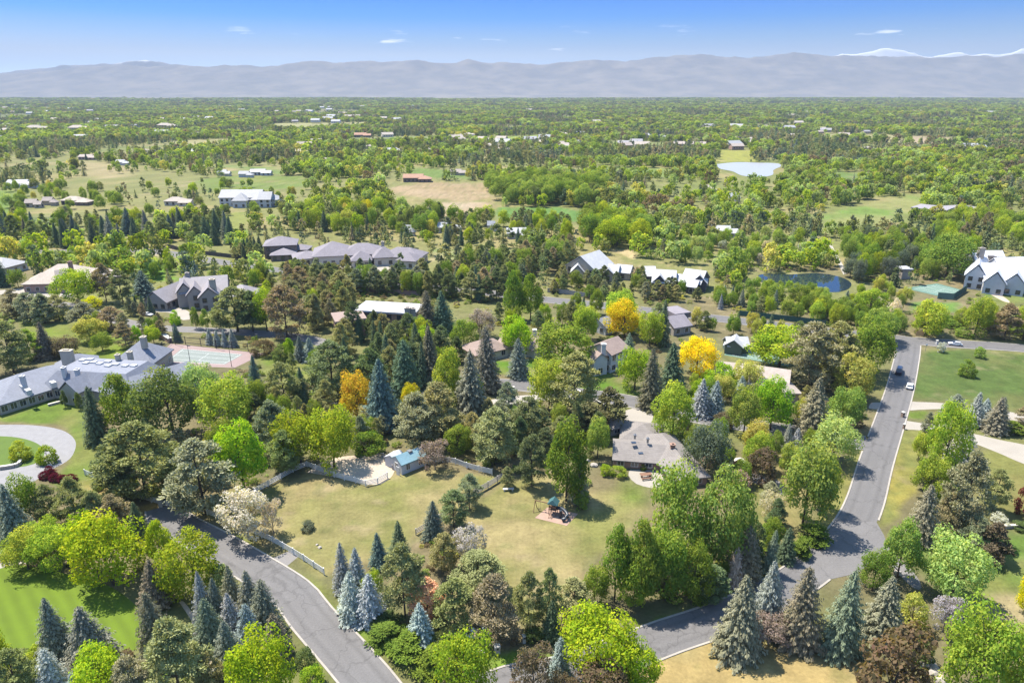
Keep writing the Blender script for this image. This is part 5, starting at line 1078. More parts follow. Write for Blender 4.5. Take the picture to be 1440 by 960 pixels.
belt('on the scrubby bank beyond the pond', [(955,372),(1050,372),(1160,378),(1160,344),(1050,332),(955,338)], 59, [('A','blossom',3),('A','grey',1.5),('D','mid',3),('D','pale',2),('D','yellowgreen',2),('W','green',1)], (6, 10), 117)
belt('in the wood right of the pond', [(1195,398),(1262,398),(1290,372),(1285,340),(1180,344)], 44, [('D','mid',3),('D','green',2),('D','bright',1),('D','bluegreen',1),('P','pine',1)], (8, 12), 118)
belt('beside the green sports court', [(1215,432),(1290,440),(1270,424),(1240,408),(1205,408)], 13, [('D','yellowgreen',2),('D','khaki',1),('A','blossom',1),('D','mid',1)], (4, 7), 119)
belt('around the white gabled mansion', [(1285,392),(1368,396),(1370,340),(1290,332)], 33, [('D','bright',2),('D','mid',3),('D','green',2),('W','bright',1)], (7, 12), 120)
belt('in the wood above the white gabled mansion', [(1300,345),(1470,348),(1470,305),(1330,305)], 52, [('D','yellowgreen',2),('D','mid',2),('P','pbrown',2),('P','polive',1.5),('D','bright',1)], (8, 13), 121)
belt('in the hedge behind the junction', [(1285,474),(1480,486),(1480,462),(1285,448)], 28, [('D','yellowgreen',3),('W','green',2),('W','mid',2),('D','khaki',1),('P','pbrown',.6)], (6, 9), 122)
belt('in the scrub at the left of the junction', [(1120,470),(1270,474),(1255,452),(1190,448),(1120,450)], 13, [('D','yellowgreen',2),('D','mid',2),('D','green',1)], (6, 9), 123)
belt('around the gabled mansion', [(200,395),(330,382),(390,392),(380,430),(330,425),(330,380),(200,382)], 18, [('P','pine',2),('D','green',2),('D','bright',1),('P','polive',1)], (5, 8), 124)
belt('along the lane behind the tennis court', [(110,462),(240,478),(240,462),(180,440),(110,442)], 13, [('P','pbrown',2),('P','pgrey',2),('D','green',1)], (5, 8), 125)
belt('behind the tan mansion', [(0,372),(40,368),(190,368),(230,372),(230,366),(100,359),(0,364)], 18, [('D','green',2),('W','green',2),('P','pgrey',1),('D','yellowgreen',1)], (4, 7), 126)
belt('near the two storey house', [(690,455),(820,440),(960,455),(960,470),(850,465),(700,462)], 15, [('D','green',2),('D','bright',1),('P','pine',1),('S','sdark',1)], (6, 10), 127)
belt('around the beige roofed house', [(980,560),(1130,570),(1130,545),(1116,540),(1000,530),(960,540)], 6, [('D','green',2),('D','bright',2),('P','pdark',1),('D','yellowgreen',1)], (3.5, 5.5), 128)
belt('on the slope between mansion and gate', [(110,690),(150,640),(280,600),(330,640),(330,700),(240,690)], 18, [('P','pine',2),('W','green',2),('P','pgrey',2),('W','khaki',1)], (4, 8), 129)
belt('between the amber tree and the paddock', [(380,580),(480,590),(600,600),(600,625),(500,632),(420,610)], 15, [('P','pgrey',2),('D','green',2),('W','green',1),('P','polive',2)], (5, 9), 130)
belt('beside the poplar grove', [(830,850),(960,800),(1090,740),(1090,780),(1000,850),(900,880)], 15, [('D','green',2),('W','green',2),('P','pdark',1)], (4, 8), 131)
belt('behind the ranch house', [(950,600),(1020,620),(1060,690),(1000,700),(975,670)], 10, [('D','mid',2),('W','brown',1),('D','green',2),('W','pink',1)], (4, 8), 132)
belt('right of the white drive', [(1290,600),(1340,640),(1350,740),(1310,740),(1290,700)], 11, [('D','yellowgreen',2),('P','pgrey',2),('W','green',2)], (4, 7), 133)
belt('round the far left houses', [(-20,264),(130,264),(230,262),(300,276),(300,304),(150,312),(-20,312)], 52, DEC+[('P','pine',1),('P','pdark',1)], (6, 10), 150)
belt('behind the far left houses', [(90,250),(300,246),(430,232),(430,218),(90,220)], 56, DEC+[('P','pine',1),('P','pdark',1.5),('S','sdark',.5)], (6, 10), 151)
belt('round the long white mansion', [(290,304),(410,300),(430,280),(400,262),(300,262),(280,290)], 26, DEC, (5, 8), 152)
belt('in the wood between shed and lane', [(560,640),(700,648),(720,585),(640,560),(560,575)], 10, [('P','pgrey',2),('P','polive',3),('D','green',2),('P','pdark',2),('D','yellowgreen',1)], (7, 11), 140)
belt('in the wood behind the playset', [(680,648),(860,640),(860,590),(690,590)], 10, [('P','polive',2),('P','pdark',2),('D','green',2),('D','mid',2)], (6, 10), 141)
belt('left of the long straight road', [(1070,720),(1180,660),(1215,560),(1130,560),(1060,640)], 14, [('D','mid',2),('D','yellowgreen',2),('D','green',2),('W','green',1),('P','polive',1)], (5, 9), 142)
belt('between the lane and the beige house', [(960,575),(1130,604),(1130,565),(960,552)], 9, [('D','bright',2),('D','green',2),('P','pgrey',1),('D','khaki',1)], (5, 8), 143)
belt('in the wood left of the amber tree', [(360,620),(480,590),(490,545),(400,560),(330,590)], 9, [('P','polive',2),('D','green',2),('P','pdark',2),('D','bright',1)], (6, 10), 144)
belt('above the curving lane', [(540,540),(690,520),(690,490),(600,480),(520,500)], 10, [('S','sbrown',1),('P','pdark',2),('D','green',2),('D','bright',1),('P','polive',2)], (7, 11), 145)
belt('under the big pines at the tennis lawn', [(380,560),(480,555),(480,510),(440,505),(380,540)], 4, [('P','pine',2),('D','green',1)], (4, 7), 146)
finish_belts()
print('INDIVIDUAL TREES', cnt, len(SPILL))
# ------------------------------------------------------------------ the far woods: too many to count, one object per kind of wood
def lod(kind, seed):
    rng = np.random.default_rng(seed)
    if kind == 'D': me = crown_broad(seed, 22, 26, .115, z0=.04, wob=.22, hollow=.45, puff=(.14,.22))
    elif kind == 'P': me = crown_pine(seed, 20, 26, .13, z0=.05, conic=.25, puff=(.13,.2))
    else: me = crown_spruce(seed, 11, 3, .16, sparse=.6)
    me.materials.clear(); me.materials.append(M_LEAF_I if kind == 'D' else M_NEEDLE_I)
    o = bpy.data.objects.new('crown_source', me); return o
def wood(name, pts, scl, tone, idx, rot, srcs, label):
    n = len(pts); me = bpy.data.meshes.new(name); me.vertices.add(n); me.vertices.foreach_set('co', np.ascontiguousarray(pts, np.float32).ravel())
    for nm_, ty, dat, key in (('tone','FLOAT_COLOR',np.c_[tone, np.ones(n)],'color'), ('size','FLOAT_VECTOR',scl,'vector'), ('pick','INT',idx,'value'), ('turn','FLOAT_VECTOR',np.c_[np.zeros(n), np.zeros(n), rot],'vector')):
        a = me.attributes.new(nm_, ty, 'POINT'); a.data.foreach_set(key, np.ascontiguousarray(dat, np.int32 if ty == 'INT' else np.float32).ravel())
    o = bpy.data.objects.new(name, me); col.objects.link(o); tag(o, label, kind='stuff')
    ng = bpy.data.node_groups.new(name, 'GeometryNodeTree'); ng.interface.new_socket('Geometry', in_out='INPUT', socket_type='NodeSocketGeometry'); ng.interface.new_socket('Geometry', in_out='OUTPUT', socket_type='NodeSocketGeometry')
    gi = N(ng, 'NodeGroupInput'); go = N(ng, 'NodeGroupOutput'); l = ng.links.new
    gti = N(ng, 'GeometryNodeGeometryToInstance')
    for s in srcs:
        oi = N(ng, 'GeometryNodeObjectInfo'); oi.inputs['Object'].default_value = s; oi.inputs['As Instance'].default_value = True; l(oi.outputs['Geometry'], gti.inputs[0])
    # a multi-input socket lists its last link first
    iop = N(ng, 'GeometryNodeInstanceOnPoints'); iop.inputs['Pick Instance'].default_value = True
    def attr(nm_, ty):
        a = N(ng, 'GeometryNodeInputNamedAttribute', data_type=ty); a.inputs['Name'].default_value = nm_; return a.outputs[0]
    m2p = N(ng, 'GeometryNodeMeshToPoints'); l(gi.outputs[0], m2p.inputs[0])
    l(m2p.outputs[0], iop.inputs['Points']); l(gti.outputs[0], iop.inputs['Instance']); l(attr('pick', 'INT'), iop.inputs['Instance Index']); l(attr('size', 'FLOAT_VECTOR'), iop.inputs['Scale'])
    er = N(ng, 'FunctionNodeEulerToRotation'); l(attr('turn', 'FLOAT_VECTOR'), er.inputs[0]); l(er.outputs[0], iop.inputs['Rotation'])
    l(iop.outputs[0], go.inputs[0])
    md = o.modifiers.new('scatter', 'NODES'); md.node_group = ng
    return o
SRC_D = [lod('D', 200+i) for i in range(5)]; SRC_C = [lod('P', 220), lod('P', 221), lod('S', 230), lod('P', 223), lod('P', 222)]
nrng = np.random.default_rng(77)
CLEAR = [np.array(gp(q)) for q in ([(340,352),(600,352),(608,388),(340,384)],[(800,352),(1000,378),(1004,403),(800,394)],[(540,254),(695,257),(700,300),(690,316),(600,318),(545,285)],[(1000,228),(1100,228),(1100,262),(1005,262)],[(1040,380),(1200,388),(1200,424),(1060,416)],[(694,290),(855,304),(850,322),(700,318)],[(1146,300),(1300,272),(1300,296),(1262,322),(1165,332)],[(300,272),(396,272),(396,300),(300,302)],[(606,350),(750,352),(745,382),(610,376)])]
def field_mask(P):
    bad = np.zeros(len(P), bool)
    for b in CLEAR: bad |= sdist(P, b) > 0
    for lo, hi, b in BB:
        s = (P[:, 0] > lo[0]-3) & (P[:, 0] < hi[0]+3) & (P[:, 1] > lo[1]-3) & (P[:, 1] < hi[1]+3)
        if s.any(): bad[np.where(s)[0]] |= sdist(P[s], b) > -3
    for b in FIELD_P:
        lo, hi = b.min(0), b.max(0); s = (P[:, 0] > lo[0]) & (P[:, 0] < hi[0]) & (P[:, 1] > lo[1]) & (P[:, 1] < hi[1])
        if s.any(): bad[np.where(s)[0]] |= sdist(P[s], b) > 0
    return bad
def scatter(y0, y1, area, big):
    Y0, Y1 = G(720, y0)[1], G(720, y1)[1]     # far, near
    tot = 1.0*(Y0**2-Y1**2); n = int(tot/area)
    Y = np.sqrt(nrng.uniform(Y1**2, Y0**2, n)); X = nrng.uniform(-1.0, 1.0, n)*Y
    P = np.stack([X, Y], 1)
    cov = fbm(X/170, Y/170, 51, 4); cov2 = fbm(X/520, Y/620, 53, 3)
    keep = (cov*.5+cov2*.5) > .445+nrng.normal(0, .04, n)
    P = P[keep]; P = P[~field_mask(P)]
    return P
def tones(P, names, seed, jit=.16):
    T_ = (CFOL*1.0 if 'pine' in names else FOL*.95)*np.array([TONE[t] for t in names]); g = vnoise(P[:, 0]/45, P[:, 1]/45, seed)*.6 + nrng.random(len(P))*.4
    i = np.clip(((g-.12)/.76*len(names)).astype(int), 0, len(names)-1)
    return T_[i]*(1+nrng.normal(0, jit, len(P)))[:, None].clip(.5, 1.6)
def far_wood(y0, y1, area, hr, label_d, label_c, wide=1.0, near_check=False, dark=1.0):
    P = scatter(y0, y1, area, wide)
    if near_check:
        A = np.array(OCC); grid = {}
        for x, y, r in OCC: grid.setdefault((int(x//14), int(y//14)), []).append((x, y, r))
        ok = np.ones(len(P), bool)
        for i, (x, y) in enumerate(P):
            for a in (-1, 0, 1):
                for b in (-1, 0, 1):
                    for (qx, qy, r) in grid.get((int(x//14)+a, int(y//14)+b), ()):
                        if (qx-x)**2+(qy-y)**2 < (r+2.2)**2: ok[i] = False
        P = P[ok]; P = P[road_dist(P) > 3]
    con = (fbm(P[:, 0]/90, P[:, 1]/90, 61, 3) > .55) | (nrng.random(len(P)) < .12)
    for sel, src, nm_, lab, names in ((~con, SRC_D, 'far_broadleaf_wood', label_d, ['dark','olive','green','khaki','mid','bright','pale','yellowgreen','green','olive','pale','mid','yellowgreen','brown']), (con, SRC_C, 'far_conifer_wood', label_c, ['pdark','pine','sdark','polive','pine','pbrown','pgrey','darkblue'])):
        Q = P[sel]; n = len(Q)
        if not n: continue
        h = nrng.uniform(hr[0], hr[1], n)*(.75+.5*vnoise(Q[:, 0]/60, Q[:, 1]/60, 5)); w = h*nrng.uniform(.6, .95, n)*wide*(1.0 if src is SRC_D else .72)
        z = np.clip((Q[:, 1]-700)/900, 0, 1) * (fbm(Q[:, 0]/1400, Q[:, 1]/1400, 77)-.62)*14 - .2
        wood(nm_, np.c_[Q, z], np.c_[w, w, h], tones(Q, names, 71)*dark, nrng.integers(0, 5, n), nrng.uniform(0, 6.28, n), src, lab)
        print(nm_, n)
far_wood(228, 405, 50, (4, 12.5), 'mixed broadleaf woodland and scrub between the houses of the middle distance', 'scattered conifers between the houses of the middle distance', near_check=True)
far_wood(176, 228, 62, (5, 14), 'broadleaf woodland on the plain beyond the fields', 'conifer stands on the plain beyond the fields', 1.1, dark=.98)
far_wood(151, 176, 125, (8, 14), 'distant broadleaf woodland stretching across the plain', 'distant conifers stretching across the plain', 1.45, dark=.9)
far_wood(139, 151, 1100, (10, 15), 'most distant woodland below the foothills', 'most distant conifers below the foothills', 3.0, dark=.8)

# conifers of the belts that no longer fit among the single trees
for kk, nm_, lab in (('P', 'pine_wood', 'remaining pines of the belts in the middle distance'), ('S', 'spruce_wood', 'remaining spruces of the belts in the middle distance'), ('D', 'broadleaf_wood', 'remaining broadleaf trees of the groves in the middle distance')):
    gs = [g for g in SPILL if g[1] == kk]
    if not gs: continue
    src = []
    for me_c, me_t in PROTO[kk][:5]:
        me = me_c.copy(); me.materials.clear(); me.materials.append(M_LEAF_I if kk == 'D' else M_NEEDLE_I); src.append(bpy.data.objects.new('crown_source', me))
    Q = np.array([g[0] for g in gs]); n = len(gs); h = np.array([g[3] for g in gs]); w = np.array([g[4] for g in gs])*1.15
    wood(nm_, np.c_[Q, np.zeros(n)], np.c_[w, w, h], np.array([np.array(TONE[g[2]])*(FOL if kk == 'D' else CFOL) for g in gs]), nrng.integers(0, len(src), n), nrng.uniform(0, 6.28, n), src, lab)
# undergrowth between the trees of the near half
A_ = np.array(BLOCK, dtype=object)
P = nrng.uniform([-190, 62], [215, 300], (9000, 2)); P = P[np.abs(P[:, 0]) < 1.0*P[:, 1]]
P = P[fbm(P[:, 0]/28, P[:, 1]/28, 91, 3) > .47]; P = P[~field_mask(P)]
bad = np.zeros(len(P), bool)
NOGROW.append(BRIGHT_LAWN)
for z_ in NOGROW: bad |= sdist(P, z_) > -1.2
P = P[~bad]; P = P[road_dist(P) > 2.2]
SRC_U = []
for i in range(4):
    me = crown_broad(300+i, 14, 40, .11, z0=-.4, wob=.25, hollow=.6, puff=(.16,.26)); me.materials.clear(); me.materials.append(M_LEAF_I); SRC_U.append(bpy.data.objects.new('bush_source', me))
n = len(P); hh = nrng.uniform(.5, 1.9, n)
wood('undergrowth', np.c_[P, np.zeros(n)-.05], np.c_[hh*1.5, hh*1.5, hh], tones(P, ['dark','green','olive','brown','mid','khaki','green','pale'], 71), nrng.integers(0, 4, n), nrng.uniform(0, 6.28, n), SRC_U, 'low scrub and garden bushes under the trees')
print('undergrowth', n)

# the same kind of wood carries on to both sides of the view
Y = nrng.uniform(75, 250, 420); X = (.80*(.938*Y+26)+5+nrng.uniform(0, .3, 420)*Y)*nrng.choice([-1, 1], 420); P = np.c_[X, Y]; P = P[~field_mask(P)]; P = P[road_dist(P) > 5]
SRC_N = []
for me_c, me_t in PROTO['D'][:4]+PROTO['P'][:2]:
    me = me_c.copy(); me.materials.clear(); me.materials.append(M_LEAF_I); SRC_N.append(bpy.data.objects.new('crown_source', me))
n = len(P); h = nrng.uniform(6, 12, n); w = h*nrng.uniform(.6, .9, n)
wood('side_wood', np.c_[P, np.zeros(n)], np.c_[w, w, h], tones(P, ['dark','green','olive','mid','bright','mid','yellowgreen'], 71), nrng.integers(0, 6, n), nrng.uniform(0, 6.28, n), SRC_N, 'woodland carrying on to both sides of the view')
# ------------------------------------------------------------------ fences
RAILW = surf('weathered_white_rail', (.74, .72, .68), .9, .12, 2); PLANK = surf('grey_planks', (.40, .37, .35), .9, .2, 2); GREENF = surf('green_windscreen', (.045, .11, .085), .8, .15, 1)
STONE = surf('pillar_stone', (.46, .41, .36), .9, .25, 3); CAPM = surf('pale_cap', (.58, .55, .50), .8, .1, 2); IRON = surf('dark_iron', (.05, .05, .055), .5, .1)
def fence(name, px, label, h, mat, rails, gap=2.6, group=None, panel=False, ground_pts=None):
    P = spline(ground_pts if ground_pts is not None else gp(px), .5)
    if len(P) > 3: pass
    s = np.r_[0, np.cumsum(np.linalg.norm(np.diff(P, axis=0), axis=1))]; n = max(2, int(s[-1]/gap)+1); n = min(n, 90)
    u = np.linspace(0, s[-1], n); Q = np.c_[np.interp(u, s, P[:, 0]), np.interp(u, s, P[:, 1])]
    o = Q.mean(0); root = empty(name, (*o, 0), 0, label, 'fence', group); Q = Q-o
    pm = MB(); pm.box((0, 0, h/2-.1), (.15, .15, h+.25)); pm.box((0, 0, h+.05), (.2, .2, .06)); me = pm.mesh('post', mat)
    for q in Q:
        p = bpy.data.objects.new('post', me); col.objects.link(p); p.parent = root; p.location = (*q, 0)
    rm = MB()
    for a, b in zip(Q[:-1], Q[1:]):
        if panel: rm.bar((*a, h*.5), (*b, h*.5), .05, h*.96)
        else:
            for k in range(rails): z = h*(.25+.68*k/max(rails-1, 1)); rm.bar((*a, z), (*b, z), .05, .16)
    rm.build('panel' if panel else 'rail', mat, root); return root
FG_ = 'white rail fences around the pasture'
fence('rail_fence', [(262,712),(293,724),(330,738),(360,752),(384,763)], 'white rail fence from the gate past the blossom tree', 1.35, RAILW, 4, group=FG_)
fence('rail_fence', [(384,763),(420,784),(456,808)], 'white rail fence along the curved road from field entrance to the blue spruces', 1.35, RAILW, 4, group=FG_)
fence('rail_fence', [(120,668),(160,684),(200,702),(228,710)], 'white rail fence under the broad dark pine left of the gate', 1.35, RAILW, 4, group=FG_)
fence('rail_fence', [(358,694),(385,680),(412,664),(432,656)], 'white rail fence from the vivid green tree up to the paddock', 1.35, RAILW, 4, group=FG_)
fence('rail_fence', [(432,656),(470,671),(500,679),(521,684),(545,672)], 'white rail fence in front of the bare paddock', 1.35, RAILW, 4, group=FG_)
fence('plank_fence', [(603,652),(630,650),(660,660),(692,668)], 'pale plank fence running right from the shed', 1.5, RAILW, 5)
fence('plank_fence', [(712,670),(690,684),(667,697),(645,712)], 'grey plank fence sloping down from the corner of the pasture', 1.5, PLANK, 5)
fence('plank_fence', [(632,722),(610,737),(585,752)], 'lower grey plank fence near the dark blue spruce', 1.3, PLANK, 4)
fence('road_fence', [(1040,444),(1090,449.5),(1130,454),(1160,458)], 'dark green screened fence along the through road', 2.0, GREENF, 3, 3.5, panel=True)
fence('road_fence', [(236,349),(270,356),(310,361),(352,366)], 'dark board fence above the through road on the left', 2.0, FRAME_D, 3, 3.5, panel=True)
fence('road_fence', [(770,411),(800,414),(840,421)], 'dark board fence beside the through road at the centre', 1.8, PLANK, 3, 3.5, panel=True)
fence('road_fence', [(500,409),(540,412),(590,416)], 'reddish brown board fence behind the flat roofed house', 1.8, WALL['brick'], 3, 3.5, panel=True)
fence('court_fence', [(1340,421.5),(1358.5,409.5)], 'dark green windscreen at the right end of the green sports court', 2.6, GREENF, 2, 3, panel=True)
fence('court_fence', [(1318,420),(1340,421.7)], 'pale green windscreen in front of the green sports court', 2.6, COURT_GREEN, 2, 3, panel=True)
fence('court_fence', [(205,514),(240,482)], 'thin wire fence at the left end of the pink court', 2.6, IRON, 2, 5)
fence('court_fence', [(240,482),(372,496.5)], 'thin wire fence behind the pink court', 2.6, IRON, 2, 5)
def wall_run(name, px, h, th, mat, label):
    P = spline(gp(px), 1.0); o = P.mean(0); m = MB()
    for a, b in zip(P[:-1], P[1:]): m.bar((*(a-o), h/2-.05), (*(b-o), h/2-.05), th, h+.1)
    c = MB()
    root = empty(name, (*o, 0), 0, label, 'wall'); m.build('wall', mat, root)
    for a, b in zip(P[:-1], P[1:]): c.bar((*(a-o), h+.05), (*(b-o), h+.05), th+.14, .1)
    c.build('coping', CAPM, root); return root
wall_run('retaining_wall', [(0,660),(14,658),(26,655),(30,650)], .7, .5, STONE, 'low stone retaining wall around the ring drive island')
wall_run('retaining_wall', [(68,571),(90,565),(110,558),(120,554)], .5, .4, STONE, 'low pale wall along the mansion lawn walk')
wall_run('retaining_wall', [(1020,662),(1032,652),(1042,650),(1046,658)], .9, .6, WALL['brick'], 'curved brick garden wall right of the ranch house')
wall_run('retaining_wall', [(800,545),(830,560),(850,572)], .6, .4, CONC, 'low concrete wall at the lane bend')
wall_run('retaining_wall', [(1390,745),(1420,742),(1460,742)], .6, .4, STONE, 'low stone wall on the tan slope at right')
wall_run('retaining_wall', [(205,478),(225,474),(240,482)], 1.5, 1.2, WALL['pinkbrick'], 'reddish planter wall beside the pink court')
def pillar(px, py, label, h=1.7):
    P = G(px, py); r = empty('gate_pillar', (*P, 0), .5, label, 'pillar', 'stone gate pillars'); m = MB(); m.box((0,0,h/2-.05), (.7,.7,h+.1)); m.build('shaft', STONE, r); m = MB(); m.box((0,0,h+.08), (.9,.9,.16)); m.box((0,0,h+.22), (.5,.5,.14)); m.build('cap', CAPM, r)
pillar(226, 712, 'left stone gate pillar at the end of the curved road'); pillar(262, 712, 'right stone gate pillar at the end of the curved road')
# metal gate between the pillars
P0, P1 = G(229, 711.5), G(259, 711.5); o = (P0+P1)/2; r = empty('drive_gate', (*o, 0), 0, 'white barred gate closing the end of the curved road', 'gate')
for s_, a, b in ((0, P0-o, -.05*(P0-o)), (1, .05*(P0-o), P1-o)):
    m = MB()
    for k in range(5): z = .25+.24*k; m.bar((*a, z), (*b, z), .05, .07)
    for t_ in (0, .5, 1): q = a*(1-t_)+b*t_; m.bar((*q, .15), (*q, 1.3), .07)
    m.build('gate_leaf', RAILW, r)

# mailboxes of stone and timber
def mailbox(px, py, label, w=.7, mat=None):
    P = G(px, py); r = empty('mailbox', (*P, 0), .3, label, 'mailbox', 'roadside mailboxes'); m = MB(); m.box((0,0,.6), (w,w,1.3)); m.build('pillar', mat or STONE, r)
    m = MB(); m.box((0,0,1.3), (w+.14,w+.14,.12)); m.build('cap', CAPM, r); m = MB(); m.box((0,-w/2-.02,.95), (.28,.1,.26)); m.build('letter_box', IRON, r)
mailbox(699, 917, 'white topped stone mailbox pillar at the lower road verge', .75); mailbox(1269, 586, 'dark mailbox between the two pale driveways', .6, WALL['brown']); mailbox(1270.5, 603, 'small dark mailbox below the lower pale driveway', .4, WALL['brown']); mailbox(926, 586, 'brick mailbox at the mouth of the ranch driveway', .7, WALL['brick']); mailbox(1317, 484, 'white marker pillar at the road junction corner', .55, WALL['white']); mailbox(737, 903, 'pale stump like pillar under the slender pine', .4, CAPM)
mailbox(716, 549, 'white mailbox at the kerb of the lane, left one', .5, WALL['white']); mailbox(722, 550, 'white mailbox at the kerb of the lane, right one', .5, WALL['white'])

# cars
def carmat(name, c):
    m, nt, out = newmat(name); b = N(nt, 'ShaderNodeBsdfPrincipled'); b.inputs['Base Color'].default_value = (*c, 1); b.inputs['Roughness'].default_value = .28; b.inputs['Metallic'].default_value = .2; b.inputs['Coat Weight'].default_value = .6
    n1 = N(nt, 'ShaderNodeTexNoise'); n1.inputs['Scale'].default_value = 3; mr = N(nt, 'ShaderNodeMapRange'); mr.inputs['To Min'].default_value = .22; mr.inputs['To Max'].default_value = .42; nt.links.new(n1.outputs[0], mr.inputs[0]); nt.links.new(mr.outputs[0], b.inputs['Roughness'])
    nt.links.new(b.outputs[0], out.inputs[0]); return m
TYRE = surf('tyre', (.025,.025,.025), .8, .1); RIM = surf('rim', (.45,.45,.46), .3, .05, metallic=.8); LAMP = surf('headlight_lens', (.75,.75,.72), .1, .03); REDL = surf('tail_lens', (.35,.02,.02), .2, .05)
def car(px, py, rz, paint, label, kind='parked_car', tall=1.0, Lc=4.6):
    P = G(px, py); r = empty(kind, (*P, .03), rz, label, 'car' if tall < 1.2 else 'truck', 'cars on the roads')
    W2 = .92; L2 = Lc/2
    r.scale = (.84, .84, .84)
    prof = [(-L2,.42),(-L2+.02,.82),(-L2+.35,.95),(-L2+1.2,1.0*1),(L2-1.35,.98),(L2-.3,.85),(L2,.70),(L2-.02,.35),(L2-.6,.28),(-L2+.6,.28)]
    m = MB(); z_ = tall
    lo = [(x,-W2,y*z_) for x, y in prof]; hi = [(x,W2,y*z_) for x, y in prof]
    m.hull4(lo, hi); m.hull4([(-L2+.45,-W2+.06,.95*z_),(L2-1.45,-W2+.06,.95*z_),(L2-1.45,W2-.06,.95*z_),(-L2+.45,W2-.06,.95*z_)], [(-L2+.85,-W2+.22,1.46*z_),(L2-2.2,-W2+.22,1.46*z_),(L2-2.2,W2-.22,1.46*z_),(-L2+.85,W2-.22,1.46*z_)])
    b = m.build('body', paint, r); bv = b.modifiers.new('bevel', 'BEVEL'); bv.width = .06; bv.segments = 2
    g_ = MB()
    for s in (-1, 1):
        q = [(-L2+.62,s*(W2-.07),1.03*z_),(L2-1.6,s*(W2-.07),1.03*z_),(L2-2.2,s*(W2-.2),1.40*z_),(-L2+.95,s*(W2-.2),1.40*z_)]
        g_.poly(q if s < 0 else q[::-1])
    g_.poly([(L2-1.42,-W2+.14,1.0*z_),(L2-1.42,W2-.14,1.0*z_),(L2-2.14,W2-.28,1.42*z_),(L2-2.14,-W2+.28,1.42*z_)])
    g_.poly([(-L2+.40,W2-.14,1.02*z_),(-L2+.40,-W2+.14,1.02*z_),(-L2+.79,-W2+.28,1.42*z_),(-L2+.79,W2-.28,1.42*z_)])
    g_.build('windows', GLASS, r)
    wm = MB(); wm.tube([(0,-.11,0),(0,.11,0)], [.34,.34], 18); me_t = wm.mesh('wheel', TYRE); rm_ = MB(); rm_.tube([(0,-.125,0),(0,.125,0)], [.2,.2], 12); me_r = rm_.mesh('rim', RIM)
    for sx_ in (-L2+.85, L2-.9):
        for s in (-1, 1):
            w = bpy.data.objects.new('wheel', me_t); col.objects.link(w); w.parent = r; w.location = (sx_, s*(W2-.06), .34); q = bpy.data.objects.new('rim', me_r); col.objects.link(q); q.parent = w
    for s in (-1, 1):
        m = MB(); m.box((L2-.03, s*.62, .72*z_), (.1,.36,.14)); m.build('headlight', LAMP, r); m = MB(); m.box((-L2+.02, s*.68, .8*z_), (.08,.3,.14)); m.build('taillight', REDL, r)
car(1343, 485.5, math.atan2(*(ROADS['back'][0][60]-ROADS['back'][0][40])[::-1]), carmat('paint_silver', (.55,.56,.58)), 'silver car driving on the through road at right', 'driving_car')
rb = ROADS['right'][0]; ra = math.atan2(*(rb[20]-rb[26])[::-1])
car(1279, 545, ra, carmat('paint_white', (.75,.75,.75)), 'white car parked at the right kerb of the long road')
car(1264, 524, ra, carmat('paint_dark', (.03,.035,.05)), 'dark truck parked on the left of the long road near the junction', 'parked_truck', 1.55, 6.0)
car(672, 893, .25, carmat('paint_pale', (.72,.73,.76)), 'white car parked among the pines at the bottom')
car(208, 444, -.3, carmat('paint_grey', (.5,.5,.52)), 'pale car on the drive left of the gabled mansion'); car(697, 545, -.1, carmat('paint_blue_grey', (.09,.10,.14)), 'dark car at the kerb of the lane below the grey spruce')

# road signs at the junction
def sign(px, py, label, c, w, h, z):
    P = G(px, py); r = empty('road_sign', (*P, 0), 0, label, 'sign'); m = MB(); m.tube([(0,0,-.1),(0,0,z+h*.5)], [.05,.05], 8); m.build('pole', METAL, r); m = MB(); m.box((0,-.07,z), (w,.04,h)); m.build('board', surf('sign_face', c, .6, .06), r)
sign(1292, 475.5, 'orange roadside board behind the junction', (.62,.36,.14), 2.6, 1.6, 1.6); sign(1301, 494, 'thin white sign post at the junction corner', (.7,.7,.7), .5, .5, 2.2)
# lamp posts round the pink court
for i, (u, v) in enumerate(((.06,.04),(.5,.03),(.95,.05),(.06,.97),(.5,.98),(.94,.96))):
    P = at_pink(u, v); nm_ = ('front left','front middle','front right','back left','back middle','back right')[i]
    r = empty('court_lamp', (*P, 0), 0, f'thin dark lamp post at the {nm_} of the pink court', 'lamp post', 'lamp posts round the pink court'); m = MB(); m.tube([(0,0,-.1),(0,0,6.2)], [.09,.06], 8); m.build('post', IRON, r); m = MB(); m.box((.35,0,6.2), (.9,.3,.18)); m.build('lamp_head', IRON, r)
# playset on its mulch square
P = G(778, 722); r = empty('playset', (*P, .03), -.35, 'wooden playset with teal roof, swing beam and dark tube slide on the mulch square', 'playset')
WOOD = surf('stained_wood', (.20,.11,.07), .8, .25, 3); TEALC = surf('teal_canvas', (.05,.13,.14), .7, .15, 2); SLIDE = surf('dark_plastic', (.035,.045,.06), .35, .1)
for x in (-.8, .8):
    for y in (-.8, .8): m = MB(); m.bar((x,y,0), (x,y,3.0), .14); m.build('post', WOOD, r)
m = MB(); m.box((0,0,1.5), (1.9,1.9,.12)); m.build('platform', WOOD, r)
m = MB()
for y in (-.8,.8): m.bar((-.8,y,2.2), (.8,y,2.2), .08, .5)
m.build('railing', WOOD, r)
m = MB(); m.hull4([(-1.2,-1.2,3.0),(1.2,-1.2,3.0),(1.2,1.2,3.0),(-1.2,1.2,3.0)], [(-.06,-.9,4.1),(.06,-.9,4.1),(.06,.9,4.1),(-.06,.9,4.1)]); m.build('canopy', TEALC, r)
